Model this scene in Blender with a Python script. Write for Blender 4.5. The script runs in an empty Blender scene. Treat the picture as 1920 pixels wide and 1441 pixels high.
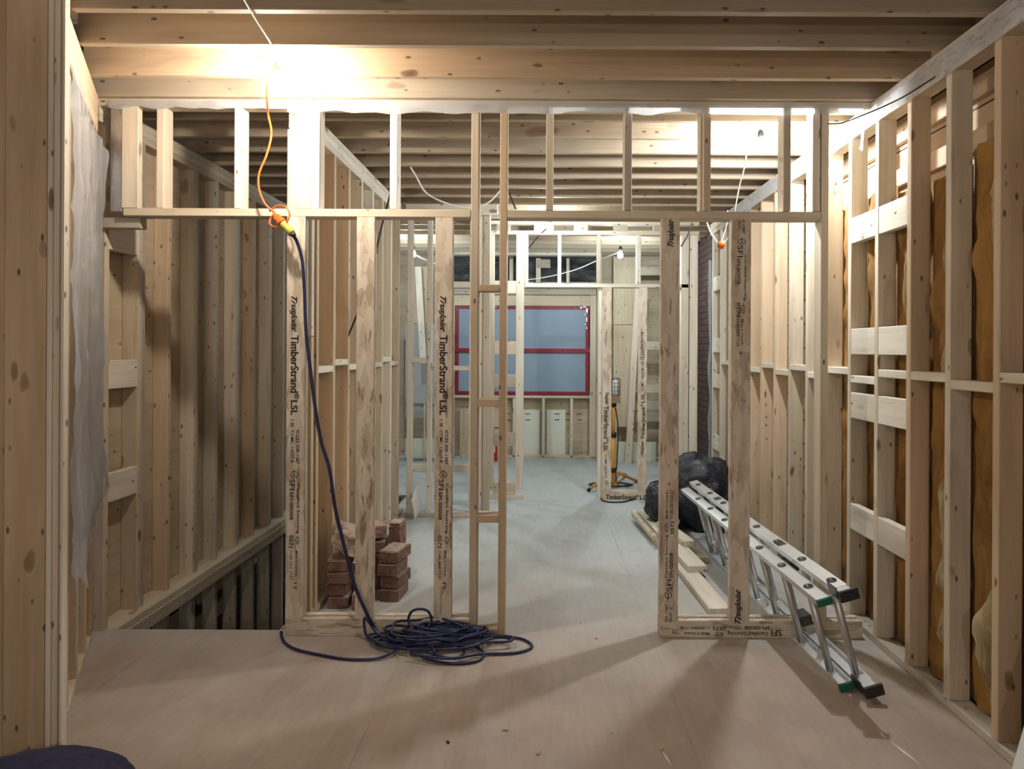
import bpy, bmesh, math, random
from mathutils import Vector, Matrix, noise

random.seed(7)
C = bpy.context.scene.collection
SC = bpy.context.scene

# ------------------------------------------------------------------ camera
F, VX, VY, H, ROLL = 1300.0, 1020.0, 656.0, 1.45, 0.0052
cam_d = bpy.data.cameras.new('camera')
cam = bpy.data.objects.new('camera', cam_d)
C.objects.link(cam)
cam.location = (0, 0, H)
cam.rotation_euler = (math.pi / 2, -ROLL, 0)
cam_d.sensor_width = 36
cam_d.lens = F / 1920 * 36
cam_d.shift_x = -(VX - 960) / 1920
cam_d.shift_y = -(720.5 - VY) / 1920
cam_d.clip_start = 0.05
SC.camera = cam

# ------------------------------------------------------------------ world, exposure
w = bpy.data.worlds.new('world')
SC.world = w
w.use_nodes = True
w.node_tree.nodes['Background'].inputs[0].default_value = (0.80, 0.86, 1.0, 1)
w.node_tree.nodes['Background'].inputs[1].default_value = 0.24
SC.view_settings.view_transform = 'Standard'
SC.view_settings.look = 'None'
SC.view_settings.gamma = 1
SC.view_settings.use_curve_mapping = False
SC.view_settings.exposure = 0.25

WARM = (1.0, 0.90, 0.78)
NEUT = (0.93, 0.98, 1.0)
COOL = (0.84, 0.96, 1.0)
# bulbs: (x, y, z, colour, watts)
BULBS = {
    'near_left': (-1.19, 3.06, 2.60, WARM, 40),
    'near_right': (1.24, 3.99, 2.62, NEUT, 76),
    'mid': (0.05, 6.28, 2.555, COOL, 32),
    'far_right': (0.84, 7.67, 2.50, COOL, 42),
    'far_left': (-1.452, 7.67, 2.50, COOL, 32),
    'behind': (0.45, -1.2, 1.95, WARM, 26),
    'behind_far': (-0.75, -0.7, 1.55, WARM, 30),
}


def WP(px, py, y):
    """point of the place seen at pixel px,py lying at distance y"""
    u, v = px - VX, py - VY
    u0 = u + v * ROLL
    v0 = v - u * ROLL
    return Vector((u0 * y / F, y, H - v0 * y / F))


def FP(px, py, z=0.0):
    u, v = px - VX, py - VY
    v0 = v - u * ROLL
    return WP(px, py, (H - z) * F / v0)


# ------------------------------------------------------------------ node helpers
def new_mat(name):
    m = bpy.data.materials.new(name)
    m.use_nodes = True
    nt = m.node_tree
    b = nt.nodes['Principled BSDF']
    return m, nt, b


def N(nt, t, **kw):
    n = nt.nodes.new(t)
    for k, v in kw.items():
        setattr(n, k, v)
    return n


def coords(nt, scale, rnd=37.0):
    tc = N(nt, 'ShaderNodeTexCoord')
    oi = N(nt, 'ShaderNodeObjectInfo')
    mul = N(nt, 'ShaderNodeMath', operation='MULTIPLY')
    nt.links.new(oi.outputs['Random'], mul.inputs[0]); mul.inputs[1].default_value = rnd
    add = N(nt, 'ShaderNodeVectorMath', operation='ADD')
    nt.links.new(tc.outputs['Object'], add.inputs[0]); nt.links.new(mul.outputs[0], add.inputs[1])
    sc = N(nt, 'ShaderNodeVectorMath', operation='MULTIPLY')
    nt.links.new(add.outputs[0], sc.inputs[0]); sc.inputs[1].default_value = scale
    return sc.outputs[0], oi


def tex_noise(nt, vec, scale=1.0, detail=4, rough=0.55, dist=0.0):
    n = N(nt, 'ShaderNodeTexNoise')
    n.inputs['Scale'].default_value = scale
    n.inputs['Detail'].default_value = detail
    n.inputs['Roughness'].default_value = rough
    n.inputs['Distortion'].default_value = dist
    if vec is not None: nt.links.new(vec, n.inputs['Vector'])
    return n.outputs['Fac']


def ramp(nt, fac, stops):
    r = N(nt, 'ShaderNodeValToRGB')
    cr = r.color_ramp
    while len(cr.elements) < len(stops): cr.elements.new(0.5)
    for e, (p, c) in zip(cr.elements, stops):
        e.position = p
        e.color = c if len(c) == 4 else (*c, 1)
    nt.links.new(fac, r.inputs[0])
    return r.outputs[0]


def mix(nt, fac, a, b, mode='MIX'):
    m = N(nt, 'ShaderNodeMix', data_type='RGBA', blend_type=mode)
    for s, val in ((m.inputs[0], fac), (m.inputs[6], a), (m.inputs[7], b)):
        if isinstance(val, (int, float)): s.default_value = val
        elif isinstance(val, tuple): s.default_value = val if len(val) == 4 else (*val, 1)
        else: nt.links.new(val, s)
    return m.outputs[2]


def bump(nt, b, fac, strength=0.3, dist=0.01):
    n = N(nt, 'ShaderNodeBump')
    n.inputs['Strength'].default_value = strength
    n.inputs['Distance'].default_value = dist
    nt.links.new(fac, n.inputs['Height'])
    nt.links.new(n.outputs[0], b.inputs['Normal'])


def wood(name, light, dark, knot=(0.13, 0.06, 0.025), kscale=(4.4, 10.5, 10.5), kd=0.15, rough=0.72):
    m, nt, b = new_mat(name)
    v1, oi = coords(nt, (1.3, 34, 34))
    g = tex_noise(nt, v1, 1, 5, 0.6, 0.6)
    v2, _ = coords(nt, (0.9, 5, 5), 21)
    l = tex_noise(nt, v2, 1, 3, 0.5, 0.4)
    base = mix(nt, oi.outputs['Random'], light, dark)
    tone = ramp(nt, l, [(0.3, (0.80, 0.77, 0.72)), (0.7, (1.10, 1.10, 1.12))])
    base = mix(nt, 0.8, base, tone, 'MULTIPLY')
    grain = ramp(nt, g, [(0.30, (0.84, 0.78, 0.70)), (0.60, (1.05, 1.05, 1.05))])
    base = mix(nt, 0.6, base, grain, 'MULTIPLY')
    # knots
    vk, _ = coords(nt, kscale, 53)
    wob = N(nt, 'ShaderNodeTexNoise'); wob.inputs['Scale'].default_value = 1.7
    nt.links.new(vk, wob.inputs['Vector'])
    off = N(nt, 'ShaderNodeVectorMath', operation='MULTIPLY_ADD')
    nt.links.new(wob.outputs['Color'], off.inputs[0]); off.inputs[1].default_value = (0.35, 0.35, 0.35)
    nt.links.new(vk, off.inputs[2])
    vo = N(nt, 'ShaderNodeTexVoronoi'); vo.inputs['Scale'].default_value = 1
    nt.links.new(off.outputs[0], vo.inputs['Vector'])
    sep = N(nt, 'ShaderNodeSeparateColor'); nt.links.new(vo.outputs['Color'], sep.inputs[0])
    # knot size per cell
    thr = N(nt, 'ShaderNodeMath', operation='MULTIPLY'); nt.links.new(sep.outputs[0], thr.inputs[0]); thr.inputs[1].default_value = kd * 1.6
    dv = N(nt, 'ShaderNodeMath', operation='DIVIDE'); nt.links.new(vo.outputs['Distance'], dv.inputs[0]); nt.links.new(thr.outputs[0], dv.inputs[1])
    kf = ramp(nt, dv.outputs[0], [(0.0, (1, 1, 1)), (0.75, (0.72, 0.72, 0.72)), (1.0, (0, 0, 0))])
    kmul = N(nt, 'ShaderNodeMath', operation='MULTIPLY'); nt.links.new(kf, kmul.inputs[0]); nt.links.new(sep.outputs[1], kmul.inputs[1])
    base = mix(nt, kmul.outputs[0], base, knot)
    vp, _ = coords(nt, (11, 24, 24), 71)
    v3 = N(nt, 'ShaderNodeTexVoronoi'); nt.links.new(vp, v3.inputs['Vector']); v3.inputs['Scale'].default_value = 1
    s3 = N(nt, 'ShaderNodeSeparateColor'); nt.links.new(v3.outputs['Color'], s3.inputs[0])
    pf = ramp(nt, v3.outputs['Distance'], [(0.10, (1, 1, 1)), (0.19, (0, 0, 0))])
    gt = N(nt, 'ShaderNodeMath', operation='GREATER_THAN'); nt.links.new(s3.outputs[2], gt.inputs[0]); gt.inputs[1].default_value = 0.66
    pm = N(nt, 'ShaderNodeMath', operation='MULTIPLY'); nt.links.new(pf, pm.inputs[0]); nt.links.new(gt.outputs[0], pm.inputs[1])
    pm2 = N(nt, 'ShaderNodeMath', operation='MULTIPLY'); nt.links.new(pm.outputs[0], pm2.inputs[0]); pm2.inputs[1].default_value = 0.8
    base = mix(nt, pm2.outputs[0], base, (0.07, 0.04, 0.025))
    # grey streaky stain
    vs_, _ = coords(nt, (1.1, 9, 9), 91)
    sn = tex_noise(nt, vs_, 1, 4, 0.6, 0.8)
    sf = ramp(nt, sn, [(0.58, (0, 0, 0)), (0.72, (0.38, 0.38, 0.38))])
    base = mix(nt, sf, base, (0.27, 0.23, 0.19))
    nt.links.new(base, b.inputs['Base Color'])
    b.inputs['Roughness'].default_value = rough
    b.inputs['Specular IOR Level'].default_value = 0.25
    bump(nt, b, g, 0.18, 0.002)
    return m


def lsl_mat(name):
    m, nt, b = new_mat(name)
    base = None
    layers = []
    for ang, s, sx_, sy_ in ((0.25, 0, 11, 34), (-0.5, 11, 8, 30), (1.0, 23, 7, 44)):
        tc = N(nt, 'ShaderNodeTexCoord'); oi = N(nt, 'ShaderNodeObjectInfo')
        mp = N(nt, 'ShaderNodeMapping')
        mp.inputs['Rotation'].default_value = (ang * .6, ang, ang)
        mp.inputs['Location'].default_value = (s, s * 2, s)
        mp.inputs['Scale'].default_value = (sx_, sy_, sy_)
        add = N(nt, 'ShaderNodeVectorMath', operation='ADD')
        nt.links.new(tc.outputs['Object'], add.inputs[0]); nt.links.new(oi.outputs['Random'], add.inputs[1])
        nt.links.new(add.outputs[0], mp.inputs[0])
        layers.append(mp.outputs[0])
    vo = N(nt, 'ShaderNodeTexVoronoi'); nt.links.new(layers[0], vo.inputs['Vector']); vo.inputs['Scale'].default_value = 1
    vo.feature = 'F1'
    s1 = N(nt, 'ShaderNodeSeparateColor'); nt.links.new(vo.outputs['Color'], s1.inputs[0])
    base = ramp(nt, s1.outputs[0], [(0.0, (0.36, 0.27, 0.19)), (0.25, (0.56, 0.47, 0.36)), (0.6, (0.66, 0.58, 0.46)), (1.0, (0.76, 0.69, 0.57))])
    vo2 = N(nt, 'ShaderNodeTexVoronoi'); nt.links.new(layers[1], vo2.inputs['Vector']); vo2.inputs['Scale'].default_value = 0.8
    s2 = N(nt, 'ShaderNodeSeparateColor'); nt.links.new(vo2.outputs['Color'], s2.inputs[0])
    b2 = ramp(nt, s2.outputs[1], [(0.0, (0.46, 0.36, 0.26)), (0.25, (0.64, 0.55, 0.43)), (0.6, (0.70, 0.62, 0.50)), (1.0, (0.78, 0.71, 0.60))])
    base = mix(nt, 0.42, base, b2)
    n3 = tex_noise(nt, layers[2], 0.9, 3, 0.6, 0.5)
    dk = ramp(nt, n3, [(0.60, (0, 0, 0)), (0.64, (1, 1, 1))])
    sc = N(nt, 'ShaderNodeMath', operation='MULTIPLY'); nt.links.new(dk, sc.inputs[0]); sc.inputs[1].default_value = 0.65
    base = mix(nt, sc.outputs[0], base, (0.22, 0.12, 0.06))
    nt.links.new(base, b.inputs['Base Color'])
    b.inputs['Roughness'].default_value = 0.7
    b.inputs['Specular IOR Level'].default_value = 0.25
    bump(nt, b, s1.outputs[0], 0.15, 0.001)
    return m


def plain(name, col, rough=0.6, metal=0.0, var=0.0, scale=6, emit=None, spec=0.5):
    m, nt, b = new_mat(name)
    if var:
        v, _ = coords(nt, (scale, scale, scale))
        n = tex_noise(nt, v, 1, 5, 0.6)
        c = ramp(nt, n, [(0.25, tuple(max(0, x * (1 - var)) for x in col)), (0.75, tuple(min(1, x * (1 + var)) for x in col))])
        nt.links.new(c, b.inputs['Base Color'])
        bump(nt, b, n, 0.25, 0.004)
    else:
        b.inputs['Base Color'].default_value = (*col, 1)
    b.inputs['Roughness'].default_value = rough
    b.inputs['Metallic'].default_value = metal
    b.inputs['Specular IOR Level'].default_value = spec
    if emit:
        b.inputs['Emission Color'].default_value = (*emit[0], 1)
        b.inputs['Emission Strength'].default_value = emit[1]
    return m


def poly_mat(name, alpha=0.55, tint=(0.80, 0.84, 0.90)):
    m = bpy.data.materials.new(name); m.use_nodes = True
    nt = m.node_tree; nt.nodes.clear()
    out = N(nt, 'ShaderNodeOutputMaterial')
    tr = N(nt, 'ShaderNodeBsdfTransparent'); tr.inputs[0].default_value = (0.95, 0.96, 0.98, 1)
    tl = N(nt, 'ShaderNodeBsdfTranslucent'); tl.inputs[0].default_value = (*tint, 1)
    df = N(nt, 'ShaderNodeBsdfDiffuse'); df.inputs[0].default_value = (*tint, 1)
    gl = N(nt, 'ShaderNodeBsdfGlossy'); gl.inputs['Roughness'].default_value = 0.10
    v, _ = coords(nt, (5, 5, 3))
    n = tex_noise(nt, v, 2.2, 6, 0.62, 0.9)
    bp = N(nt, 'ShaderNodeBump'); bp.inputs['Strength'].default_value = 0.7; bp.inputs['Distance'].default_value = 0.03
    nt.links.new(n, bp.inputs['Height']); nt.links.new(bp.outputs[0], gl.inputs['Normal'])
    a = N(nt, 'ShaderNodeMixShader'); a.inputs[0].default_value = 0.5
    nt.links.new(tl.outputs[0], a.inputs[1]); nt.links.new(df.outputs[0], a.inputs[2])
    b = N(nt, 'ShaderNodeMixShader'); b.inputs[0].default_value = alpha
    nt.links.new(tr.outputs[0], b.inputs[1]); nt.links.new(a.outputs[0], b.inputs[2])
    c = N(nt, 'ShaderNodeMixShader'); c.inputs[0].default_value = 0.16
    nt.links.new(b.outputs[0], c.inputs[1]); nt.links.new(gl.outputs[0], c.inputs[2])
    nt.links.new(c.outputs[0], out.inputs[0])
    return m


def floor_mat():
    m, nt, b = new_mat('plywood_subfloor')
    tc = N(nt, 'ShaderNodeTexCoord')
    P = tc.outputs['Object']
    n1 = tex_noise(nt, P, 1.4, 6, 0.6, 0.3)
    base = ramp(nt, n1, [(0.3, (0.375, 0.30, 0.245)), (0.7, (0.505, 0.415, 0.345))])
    # dust towards the back of the room, in patches
    sp = N(nt, 'ShaderNodeSeparateXYZ'); nt.links.new(P, sp.inputs[0])
    mr = N(nt, 'ShaderNodeMapRange'); mr.inputs[1].default_value = 3.0; mr.inputs[2].default_value = 4.8
    nz = tex_noise(nt, P, 0.9, 5, 0.65)
    ad = N(nt, 'ShaderNodeMath', operation='MULTIPLY_ADD'); nt.links.new(nz, ad.inputs[0]); ad.inputs[1].default_value = 2.0
    nt.links.new(sp.outputs[1], ad.inputs[2])
    sb = N(nt, 'ShaderNodeMath', operation='SUBTRACT'); nt.links.new(ad.outputs[0], sb.inputs[0]); sb.inputs[1].default_value = 1.0
    nt.links.new(sb.outputs[0], mr.inputs[0])
    base = mix(nt, mr.outputs[0], base, (0.52, 0.56, 0.56))
    # fine speckle and grain
    mp = N(nt, 'ShaderNodeMapping'); mp.inputs['Scale'].default_value = (9, 1.2, 1); nt.links.new(P, mp.inputs[0])
    n2 = tex_noise(nt, mp.outputs[0], 4, 5, 0.65)
    base = mix(nt, 0.5, base, ramp(nt, n2, [(0.3, (0.86, 0.84, 0.82)), (0.7, (1.08, 1.08, 1.08))]), 'MULTIPLY')
    # grey stains
    n3 = tex_noise(nt, P, 2.6, 7, 0.7)
    st = ramp(nt, n3, [(0.54, (0, 0, 0)), (0.70, (0.55, 0.55, 0.55))])
    base = mix(nt, st, base, (0.33, 0.31, 0.29))
    # specks
    vo = N(nt, 'ShaderNodeTexVoronoi'); vo.inputs['Scale'].default_value = 4.2; nt.links.new(P, vo.inputs['Vector'])
    sk = ramp(nt, vo.outputs['Distance'], [(0.018, (0.8, 0.8, 0.8)), (0.035, (0, 0, 0))])
    base = mix(nt, sk, base, (0.16, 0.12, 0.10))
    # sheet seams, 1.22 x 2.44 m
    def line(sock, period, offset, wd):
        a = N(nt, 'ShaderNodeMath', operation='SUBTRACT'); nt.links.new(sock, a.inputs[0]); a.inputs[1].default_value = offset
        q = N(nt, 'ShaderNodeMath', operation='PINGPONG'); nt.links.new(a.outputs[0], q.inputs[0]); q.inputs[1].default_value = period / 2
        l = N(nt, 'ShaderNodeMath', operation='LESS_THAN'); nt.links.new(q.outputs[0], l.inputs[0]); l.inputs[1].default_value = wd
        return l.outputs[0]
    s1 = line(sp.outputs[0], 1.22, 0.552, 0.0022)
    fd = N(nt, 'ShaderNodeMapRange'); nt.links.new(tex_noise(nt, P, 1.1, 2, 0.5), fd.inputs[0]); fd.inputs[1].default_value = 0.45; fd.inputs[2].default_value = 0.62; fd.inputs[3].default_value = 0.08; fd.inputs[4].default_value = 0.6
    ml = N(nt, 'ShaderNodeMath', operation='MULTIPLY'); nt.links.new(s1, ml.inputs[0]); nt.links.new(fd.outputs[0], ml.inputs[1])
    base = mix(nt, ml.outputs[0], base, (0.16, 0.13, 0.11))
    nt.links.new(base, b.inputs['Base Color'])
    b.inputs['Roughness'].default_value = 0.62
    b.inputs['Specular IOR Level'].default_value = 0.3
    bump(nt, b, n2, 0.12, 0.002)
    return m


def planks_mat(name, period, light, dark, axis=2):
    """horizontal boards with dark joints"""
    m, nt, b = new_mat(name)
    tc = N(nt, 'ShaderNodeTexCoord'); sp = N(nt, 'ShaderNodeSeparateXYZ'); nt.links.new(tc.outputs['Object'], sp.inputs[0])
    d = N(nt, 'ShaderNodeMath', operation='DIVIDE'); nt.links.new(sp.outputs[axis], d.inputs[0]); d.inputs[1].default_value = period
    fl = N(nt, 'ShaderNodeMath', operation='FLOOR'); nt.links.new(d.outputs[0], fl.inputs[0])
    fr = N(nt, 'ShaderNodeMath', operation='FRACT'); nt.links.new(d.outputs[0], fr.inputs[0])
    wn = N(nt, 'ShaderNodeTexWhiteNoise', noise_dimensions='1D'); nt.links.new(fl.outputs[0], wn.inputs['W'])
    base = mix(nt, wn.outputs['Value'], light, dark)
    mp = N(nt, 'ShaderNodeMapping'); mp.inputs['Scale'].default_value = (3, 3, 3)
    s = [1.2, 1.2, 1.2]; s[axis] = 30
    mp.inputs['Scale'].default_value = s
    nt.links.new(tc.outputs['Object'], mp.inputs[0])
    g = tex_noise(nt, mp.outputs[0], 1, 5, 0.6, 0.5)
    base = mix(nt, 0.7, base, ramp(nt, g, [(0.3, (0.7, 0.66, 0.6)), (0.7, (1.1, 1.1, 1.1))]), 'MULTIPLY')
    l = N(nt, 'ShaderNodeMath', operation='LESS_THAN'); nt.links.new(fr.outputs[0], l.inputs[0]); l.inputs[1].default_value = 0.05
    base = mix(nt, l.outputs[0], base, (0.03, 0.02, 0.015))
    nt.links.new(base, b.inputs['Base Color']); b.inputs['Roughness'].default_value = 0.8
    return m


def brick_wall_mat():
    m, nt, b = new_mat('old_brickwork')
    tc = N(nt, 'ShaderNodeNewGeometry')
    sp = N(nt, 'ShaderNodeSeparateXYZ'); cb = N(nt, 'ShaderNodeCombineXYZ')
    nt.links.new(tc.outputs['Position'], sp.inputs[0])
    nt.links.new(sp.outputs[1], cb.inputs[0]); nt.links.new(sp.outputs[2], cb.inputs[1])
    br = N(nt, 'ShaderNodeTexBrick')
    nt.links.new(cb.outputs[0], br.inputs['Vector'])
    br.inputs['Scale'].default_value = 1
    br.inputs['Brick Width'].default_value = 0.21; br.inputs['Row Height'].default_value = 0.073
    br.inputs['Mortar Size'].default_value = 0.009
    br.inputs['Color1'].default_value = (0.10, 0.05, 0.04, 1); br.inputs['Color2'].default_value = (0.06, 0.034, 0.03, 1)
    br.inputs['Mortar'].default_value = (0.025, 0.022, 0.02, 1)
    nt.links.new(br.outputs[0], b.inputs['Base Color']); b.inputs['Roughness'].default_value = 0.9
    bump(nt, b, br.outputs['Fac'], 0.6, 0.006)
    return m


def two_tone(name, a, c, scale, rough=0.9, dist=1.0, bmp=0.8, lo=0.38, hi=0.62, bd=0.02):
    m, nt, b = new_mat(name)
    v, _ = coords(nt, scale)
    n = tex_noise(nt, v, 1, 7, 0.65, dist)
    nt.links.new(ramp(nt, n, [(lo, a), (hi, c)]), b.inputs['Base Color'])
    b.inputs['Roughness'].default_value = rough
    bump(nt, b, n, bmp, bd)
    return m


M_SPR = wood('pale_spruce', (0.70, 0.625, 0.50), (0.60, 0.52, 0.40))
M_ORA = wood('warm_spruce', (0.66, 0.52, 0.37), (0.56, 0.43, 0.29))
M_GRY = wood('greyed_spruce', (0.53, 0.48, 0.39), (0.43, 0.38, 0.31))
M_PALE = wood('white_spruce', (0.78, 0.74, 0.65), (0.70, 0.65, 0.55))
M_JST = wood('joist_spruce', (0.50, 0.42, 0.32), (0.42, 0.34, 0.25), kscale=(2.6, 7, 7), kd=0.2)
M_PLY = wood('plywood', (0.62, 0.54, 0.40), (0.56, 0.48, 0.35), kscale=(3, 3, 3), kd=0.07)
M_LSL = lsl_mat('strand_lumber')
M_FLOOR = floor_mat()
M_SHEATH = planks_mat('old_board_sheathing', 0.17, (0.56, 0.40, 0.25), (0.42, 0.30, 0.19))
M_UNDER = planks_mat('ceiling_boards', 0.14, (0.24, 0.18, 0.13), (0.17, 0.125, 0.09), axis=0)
M_BRICKWALL = brick_wall_mat()
M_INS = two_tone('amber_glass_wool', (0.17, 0.075, 0.014), (0.36, 0.19, 0.045), (3, 3, 1.6))
M_INS2 = two_tone('pale_yellow_glass_wool', (0.24, 0.17, 0.08), (0.50, 0.40, 0.22), (7, 7, 3))
M_BRICK = two_tone('salvaged_brick', (0.13, 0.07, 0.055), (0.26, 0.15, 0.115), (14, 14, 14), bd=0.004)
M_BRICKTOP = two_tone('mortar_crusted_brick', (0.30, 0.20, 0.155), (0.48, 0.38, 0.31), (18, 18, 18), bd=0.004)
M_POLY = poly_mat('clear_polythene', 0.62, (0.60, 0.63, 0.68))
M_POLYW = poly_mat('milky_polythene', 0.72, (0.85, 0.87, 0.90))
M_INK = plain('black_ink', (0.018, 0.015, 0.014), 0.8)
M_ALU = plain('brushed_aluminium', (0.80, 0.82, 0.83), 0.42, 0.85)
M_ALUD = plain('dull_aluminium', (0.60, 0.61, 0.60), 0.42, 0.9)
M_GREEN = plain('green_plastic', (0.01, 0.13, 0.085), 0.5)
M_BLK = plain('black_rubber', (0.015, 0.015, 0.016), 0.5)
M_DARKMETAL = plain('dark_steel', (0.10, 0.10, 0.10), 0.4, 0.8)
M_NAVYCABLE = plain('navy_cable_jacket', (0.012, 0.018, 0.07), 0.42)
M_ORANGE = plain('orange_plastic', (0.80, 0.13, 0.02), 0.45)
M_YEL = plain('yellow_plastic', (0.42, 0.40, 0.05), 0.45)
M_YSTAND = plain('yellow_orange_paint', (0.72, 0.33, 0.05), 0.4)
M_RED = plain('red_paint', (0.60, 0.02, 0.015), 0.35)
M_TAPE = plain('red_sheathing_tape', (0.24, 0.006, 0.022), 0.45, var=0.35, scale=20)
M_BLUE = plain('blue_grey_board', (0.235, 0.315, 0.40), 0.55, var=0.05, scale=2)
M_WHITE = plain('white_plastic', (0.80, 0.80, 0.79), 0.5)
M_WIRE = plain('white_wire_jacket', (0.72, 0.72, 0.70), 0.5)
M_DRY = plain('grey_gypsum_board', (0.40, 0.41, 0.39), 0.85, var=0.06, scale=3)
M_PAPER = plain('white_paper', (0.66, 0.68, 0.58), 0.8)
M_BAGPL = two_tone('black_bin_liner', (0.010, 0.012, 0.020), (0.018, 0.022, 0.035), (3.2, 3.2, 3.2), rough=0.15, bmp=0.9, dist=1.2, bd=0.05)
M_NAVY = two_tone('navy_cloth', (0.016, 0.020, 0.065), (0.030, 0.036, 0.10), (30, 30, 30), rough=0.9, bmp=0.4, bd=0.002)
M_BLACKPOLY = two_tone('black_membrane', (0.012, 0.014, 0.015), (0.05, 0.055, 0.055), (3, 3, 7), rough=0.3, bmp=1.0, bd=0.05)
M_GALV = plain('galvanised_strap', (0.50, 0.50, 0.52), 0.35, 0.9, var=0.4, scale=9)

# ------------------------------------------------------------------ object helpers
W = {}


def link(name, mesh, mat, world, parent=None):
    o = bpy.data.objects.new(name, mesh)
    C.objects.link(o)
    if mat is not None and mesh is not None:
        mesh.materials.append(mat)
    W[o.name] = world.copy()
    if parent:
        o.parent = parent
        o.matrix_basis = W[parent.name].inverted() @ world
    else:
        o.matrix_basis = world
    return o


def empty(name, loc, rz=0, label=None, cat=None, group=None, kind=None):
    o = bpy.data.objects.new(name, None)
    C.objects.link(o)
    o.empty_display_size = 0.1
    m = Matrix.Translation(loc) @ Matrix.Rotation(rz, 4, 'Z')
    o.matrix_basis = m
    W[o.name] = m
    return tag(o, label, cat, group, kind)


def tag(o, label=None, cat=None, group=None, kind=None):
    if label: o['label'] = label
    if cat: o['category'] = cat
    if group: o['group'] = group
    if kind: o['kind'] = kind
    return o


def mesh_from(name, vs, fs, smooth=False):
    me = bpy.data.meshes.new(name)
    me.from_pydata([tuple(v) for v in vs], [], fs)
    me.update()
    if smooth:
        for p in me.polygons: p.use_smooth = True
    return me


def board_mesh(name, L, A, B, c=0.003):
    """box of length L along X, A along Y, B along Z, long edges chamfered"""
    c = min(c, A * .3, B * .3)
    sec = [(-A/2 + c, -B/2), (A/2 - c, -B/2), (A/2, -B/2 + c), (A/2, B/2 - c), (A/2 - c, B/2), (-A/2 + c, B/2), (-A/2, B/2 - c), (-A/2, -B/2 + c)]
    vs = [(-L/2, a, b) for a, b in sec] + [(L/2, a, b) for a, b in sec]
    fs = [(i, (i+1) % 8, 8 + (i+1) % 8, 8 + i) for i in range(8)]
    fs += [tuple(range(7, -1, -1)), tuple(range(8, 16))]
    return mesh_from(name, vs, fs)


def box(name, x0, x1, y0, y1, z0, z1, mat, parent=None, M=None, c=0.003, label=None):
    """axis aligned board, its grain along the longest side"""
    if x0 > x1: x0, x1 = x1, x0
    if y0 > y1: y0, y1 = y1, y0
    if z0 > z1: z0, z1 = z1, z0
    d = (x1-x0, y1-y0, z1-z0)
    ctr = Matrix.Translation(((x0+x1)/2, (y0+y1)/2, (z0+z1)/2))
    k = d.index(max(d))
    if k == 0: me = board_mesh(name, d[0], d[1], d[2], c); R = Matrix.Identity(4)
    elif k == 1: me = board_mesh(name, d[1], d[0], d[2], c); R = Matrix.Rotation(math.pi/2, 4, 'Z')
    else: me = board_mesh(name, d[2], d[1], d[0], c); R = Matrix.Rotation(-math.pi/2, 4, 'Y')
    wm = ctr @ R
    if M is not None: wm = M @ wm
    o = link(name, me, mat, wm, parent)
    if label: o['label'] = label
    return o


def beam(name, p0, p1, A, B, mat, parent=None, up=Vector((0, 0, 1)), c=0.003):
    """board from p0 to p1; B measured along 'up'"""
    p0, p1 = Vector(p0), Vector(p1)
    x = (p1 - p0).normalized()
    y = up.cross(x).normalized(); z = x.cross(y)
    R = Matrix((x, y, z)).transposed().to_4x4()
    me = board_mesh(name, (p1-p0).length, A, B, c)
    return link(name, me, mat, Matrix.Translation((p0+p1)/2) @ R, parent)


def smooth_path(pts, n=8):
    pts = [Vector(p) for p in pts]
    if len(pts) < 3: return pts
    P = [pts[0]*2 - pts[1]] + pts + [pts[-1]*2 - pts[-2]]
    out = []
    for i in range(1, len(P)-2):
        for k in range(n):
            t = k / n
            a, b, c, d = P[i-1], P[i], P[i+1], P[i+2]
            out.append(0.5*((2*b) + (c-a)*t + (2*a-5*b+4*c-d)*t*t + (3*b-a-3*c+d)*t**3))
    out.append(pts[-1])
    return out


def tube_geo(path, r, seg=8, cap=True):
    vs, fs = [], []
    up = Vector((0, 0, 1))
    n = len(path)
    prev = None
    for i, p in enumerate(path):
        t = (path[min(i+1, n-1)] - path[max(i-1, 0)])
        if t.length < 1e-9: t = Vector((0, 0, 1))
        t.normalize()
        if prev is None:
            a = t.cross(up if abs(t.z) < .9 else Vector((1, 0, 0))).normalized()
        else:
            a = (prev - t*prev.dot(t))
            a = a.normalized() if a.length > 1e-6 else t.orthogonal().normalized()
        prev = a
        b = t.cross(a)
        rr = r[i] if isinstance(r, (list, tuple)) else r
        for k in range(seg):
            an = 2*math.pi*k/seg
            vs.append(p + a*math.cos(an)*rr + b*math.sin(an)*rr)
    for i in range(n-1):
        for k in range(seg):
            fs.append((i*seg+k, i*seg+(k+1) % seg, (i+1)*seg+(k+1) % seg, (i+1)*seg+k))
    if cap:
        fs.append(tuple(range(seg-1, -1, -1))); fs.append(tuple((n-1)*seg+k for k in range(seg)))
    return vs, fs


def tube(name, pts, r, mat, parent=None, seg=8, smooth=True, origin=None, n=8):
    path = smooth_path(pts, n) if smooth else [Vector(p) for p in pts]
    o0 = Vector(origin) if origin else path[0].copy()
    vs, fs = tube_geo([p - o0 for p in path], r, seg)
    return link(name, mesh_from(name, vs, fs, True), mat, Matrix.Translation(o0), parent)


def lathe(name, prof, mat, world, parent=None, seg=20):
    """prof: (radius, z)"""
    vs, fs = [], []
    for r, z in prof:
        for k in range(seg):
            a = 2*math.pi*k/seg
            vs.append((r*math.cos(a), r*math.sin(a), z))
    for i in range(len(prof)-1):
        for k in range(seg):
            fs.append((i*seg+k, i*seg+(k+1) % seg, (i+1)*seg+(k+1) % seg, (i+1)*seg+k))
    fs.append(tuple(range(seg-1, -1, -1))); fs.append(tuple((len(prof)-1)*seg+k for k in range(seg)))
    return link(name, mesh_from(name, vs, fs, True), mat, world, parent)


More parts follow.
